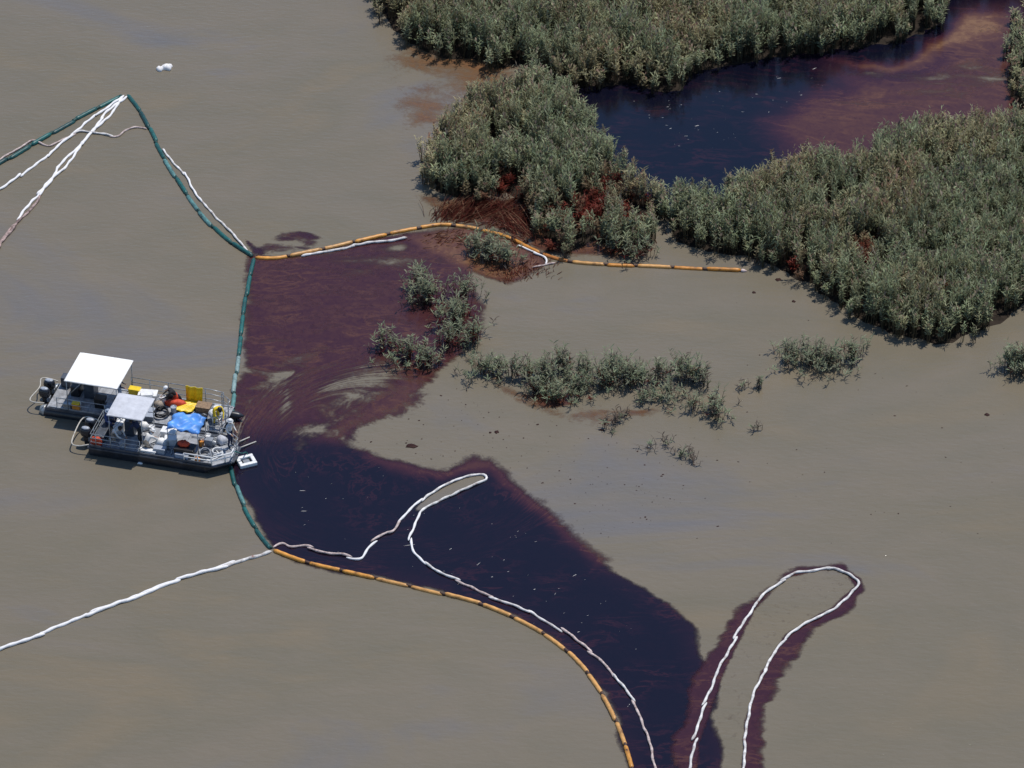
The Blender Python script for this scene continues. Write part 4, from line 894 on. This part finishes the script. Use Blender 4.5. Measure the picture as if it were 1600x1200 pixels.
def person(label, boat, x, y, rz, ps, shirt, pants, skin='skin', hat=None, z=DK+.014, brim=False):
    J = {k: ([Vector(q) for q in v] if isinstance(v, list) else Vector(v)) for k, v in POSES[ps].items()}
    V, E, Rd, Cl = [], [], [], []
    def vtx(p, r): V.append(Vector(p)); Rd.append(r); return len(V)-1
    def edge(a, b, c): E.append((a, b)); Cl.append(c)
    pe = vtx(J['pelvis'], .135); wa = vtx(J['pelvis'].lerp(J['chest'], .5), .125); ch = vtx(J['chest'], .15); nb = vtx(J['neck'].lerp(J['chest'], .12), .075)
    edge(pe, wa, 1); edge(wa, ch, 0); edge(ch, nb, 0)
    hd = J['head']; up = (hd-J['neck']).normalized(); up = (up+Vector((0, 0, .8))).normalized(); fw = Vector((1, 0, 0)); fw = (fw-up*fw.dot(up)).normalized()
    jaw = vtx(hd-up*.04+fw*.015, .072); skl = vtx(hd+up*.05, .093); top = vtx(hd+up*.105, .06); nose = vtx(hd+fw*.112-up*.012, .014); chin = vtx(hd+fw*.07-up*.085, .028)
    edge(nb, jaw, 2); edge(jaw, skl, 2); edge(skl, top, 2); edge(skl, nose, 2); edge(jaw, chin, 2)
    for s in (0, 1):
        sg = -1 if s == 0 else 1
        sh = vtx(J['sh'][s], .075); el = vtx(J['el'][s], .048); wr = vtx(J['wr'][s], .030)
        edge(ch, sh, 0); edge(sh, el, 0); edge(el, wr, 0)
        d = (J['wr'][s]-J['el'][s]).normalized(); sd_ = Vector((0, 1, 0)); sd_ = (sd_-d*sd_.dot(d)).normalized(); nm = d.cross(sd_)
        pm = vtx(J['wr'][s]+d*.07, .030); edge(wr, pm, 2)
        for k, (off, ln) in enumerate(((-.032, .075), (-.011, .085), (.011, .08), (.032, .062))):
            b0 = vtx(J['wr'][s]+d*.105+sd_*off, .0095); m0 = vtx(J['wr'][s]+d*(.105+ln*.55)+sd_*off*1.15+nm*.012, .0088); t0 = vtx(J['wr'][s]+d*(.105+ln*.85)+sd_*off*1.15+nm*.035, .0075)
            edge(pm, b0, 2); edge(b0, m0, 2); edge(m0, t0, 2)
        t1 = vtx(J['wr'][s]+d*.05-sd_*sg*.042+nm*.01, .011); t2 = vtx(J['wr'][s]+d*.085-sd_*sg*.058+nm*.02, .009); edge(pm, t1, 2); edge(t1, t2, 2)
        hp = vtx(J['hip'][s], .098); kn = vtx(J['kn'][s], .064); ca = vtx(J['kn'][s].lerp(J['an'][s], .35), .06); an = vtx(J['an'][s], .045); to = vtx(J['toe'][s], .04)
        edge(pe, hp, 1); edge(hp, kn, 1); edge(kn, ca, 1); edge(ca, an, 1); edge(an, to, 3)
    me = bpy.data.meshes.new('person'); me.from_pydata([tuple(v) for v in V], E, []); me.update()
    tmp = bpy.data.objects.new('tmp', me); col.objects.link(tmp)
    md = tmp.modifiers.new('s', 'SKIN'); md.use_smooth_shade = True
    for i, r_ in enumerate(Rd): me.skin_vertices[0].data[i].radius = (r_, r_*(.8 if i in (0, 1, 2) else 1))
    me.skin_vertices[0].data[0].use_root = True
    tmp.modifiers.new('d', 'SUBSURF').levels = 1
    bpy.context.view_layer.update()
    body = bpy.data.meshes.new_from_object(tmp.evaluated_get(bpy.context.evaluated_depsgraph_get()))
    bpy.data.objects.remove(tmp); body.name = 'person'
    body.materials.clear()
    for m in (M[shirt], M[pants], M[skin], M['boot']): body.materials.append(m)
    A_ = np.array([V[a] for a, b in E]); B_ = np.array([V[b] for a, b in E]); D_ = B_-A_; LL = (D_**2).sum(1)+1e-9; rmean = np.array([(Rd[a]+Rd[b])/2 for a, b in E])
    mi = []
    for p in body.polygons:
        c = np.array(p.center); t = np.clip(((c-A_)*D_).sum(1)/LL, 0, 1); dd = np.sqrt(((A_+D_*t[:, None]-c)**2).sum(1))-rmean
        mi.append(Cl[int(dd.argmin())])
    body.polygons.foreach_set('material_index', mi); body.polygons.foreach_set('use_smooth', [True]*len(mi)); body.update()
    o = link('person', body, None); place(o, boat, x, y, z, rz)
    T = Matrix.Translation(hd) @ Matrix((( fw.x, 0, up.x, 0), (fw.y, 1, up.y, 0), (fw.z, 0, up.z, 0), (0, 0, 0, 1)))
    def part(b, name, m, smooth=True):
        q = b.build(name, M[m], o, smooth=smooth); q.matrix_local = T; return q
    ey = MB()
    for s in (-1, 1): ey.lathe([(.004, -.012), (.012, -.006), (.013, 0), (.012, .006), (.004, .012)], 6, (.086, s*.034, .015))
    part(ey, 'eyes', 'black'); part(MB().box((.094, 0, -.055), (.012, .045, .012), bev=.003), 'mouth', 'red')
    er = MB()
    for s in (-1, 1): er.box((0, s*.094, .01), (.035, .018, .06), bev=.007)
    part(er, 'ears', skin)
    if hat:
        prof = [(.128, .035), (.126, .075), (.11, .125), (.07, .16), (.02, .172)]
        if brim: prof = [(.17, .04), (.165, .055)]+[(.118, .062)]+prof[1:]
        part(MB().lathe(prof, 16), 'hard_hat' if not brim else 'hat', hat)
        if not brim: part(MB().loft([[(.09, -.09, .03), (.09, .09, .03), (.185, .055, .025), (.185, -.055, .025)], [(.09, -.09, .045), (.09, .09, .045), (.185, .055, .035), (.185, -.055, .035)]]), 'visor', hat, False)
    else:
        part(MB().lathe([(.100, -.03), (.112, .03), (.108, .08), (.085, .125), (.04, .15), (.008, .156)], 12, (-.022, 0, 0)), 'hair', 'hair')
    return tag(o, label, 'person', 'crew on the boats')
person('person in white jacket, navy trousers and white hat at the near barge bow', B, 7.0, .55, -20, 'stand', 'whitecloth', 'navy', hat='white', brim=True)
person('person in yellow oilskins stooping at the bow of the far boat', A, 9.0, -.45, -50, 'bend', 'yellow', 'yellow', hat='black')
person('person in dark clothes and white hat by the far rail near the yellow sheet', A, 6.35, .75, 200, 'kneel', 'blackcloth', 'red', hat='white')
person('person in white shirt kneeling on the near side of the near barge', B, 3.0, -.75, 60, 'kneel', 'whitecloth', 'khaki', hat='white', brim=True)
person('person in blue shirt seated at the stern of the near barge', B, .5, .35, 0, 'sit', 'blue', 'navy', hat='paleblue', brim=True, z=DK-.02)
person('person in red shirt standing at the stern of the near barge', B, .85, .9, -30, 'stand', 'red', 'navy', skin='skin2')
person('person in pale shirt and khaki seated in front of the grey canopy', B, 1.15, -.45, -20, 'kneel', 'whitecloth', 'khaki')
person('person in dark blue bending behind the console of the near barge', B, 2.45, -.35, 160, 'bend', 'navy', 'blackcloth', skin='skin2')
person('person in dark clothes standing under the right half of the white canopy', A, 3.6, .1, 30, 'stand', 'navy', 'paleblue', hat='red')
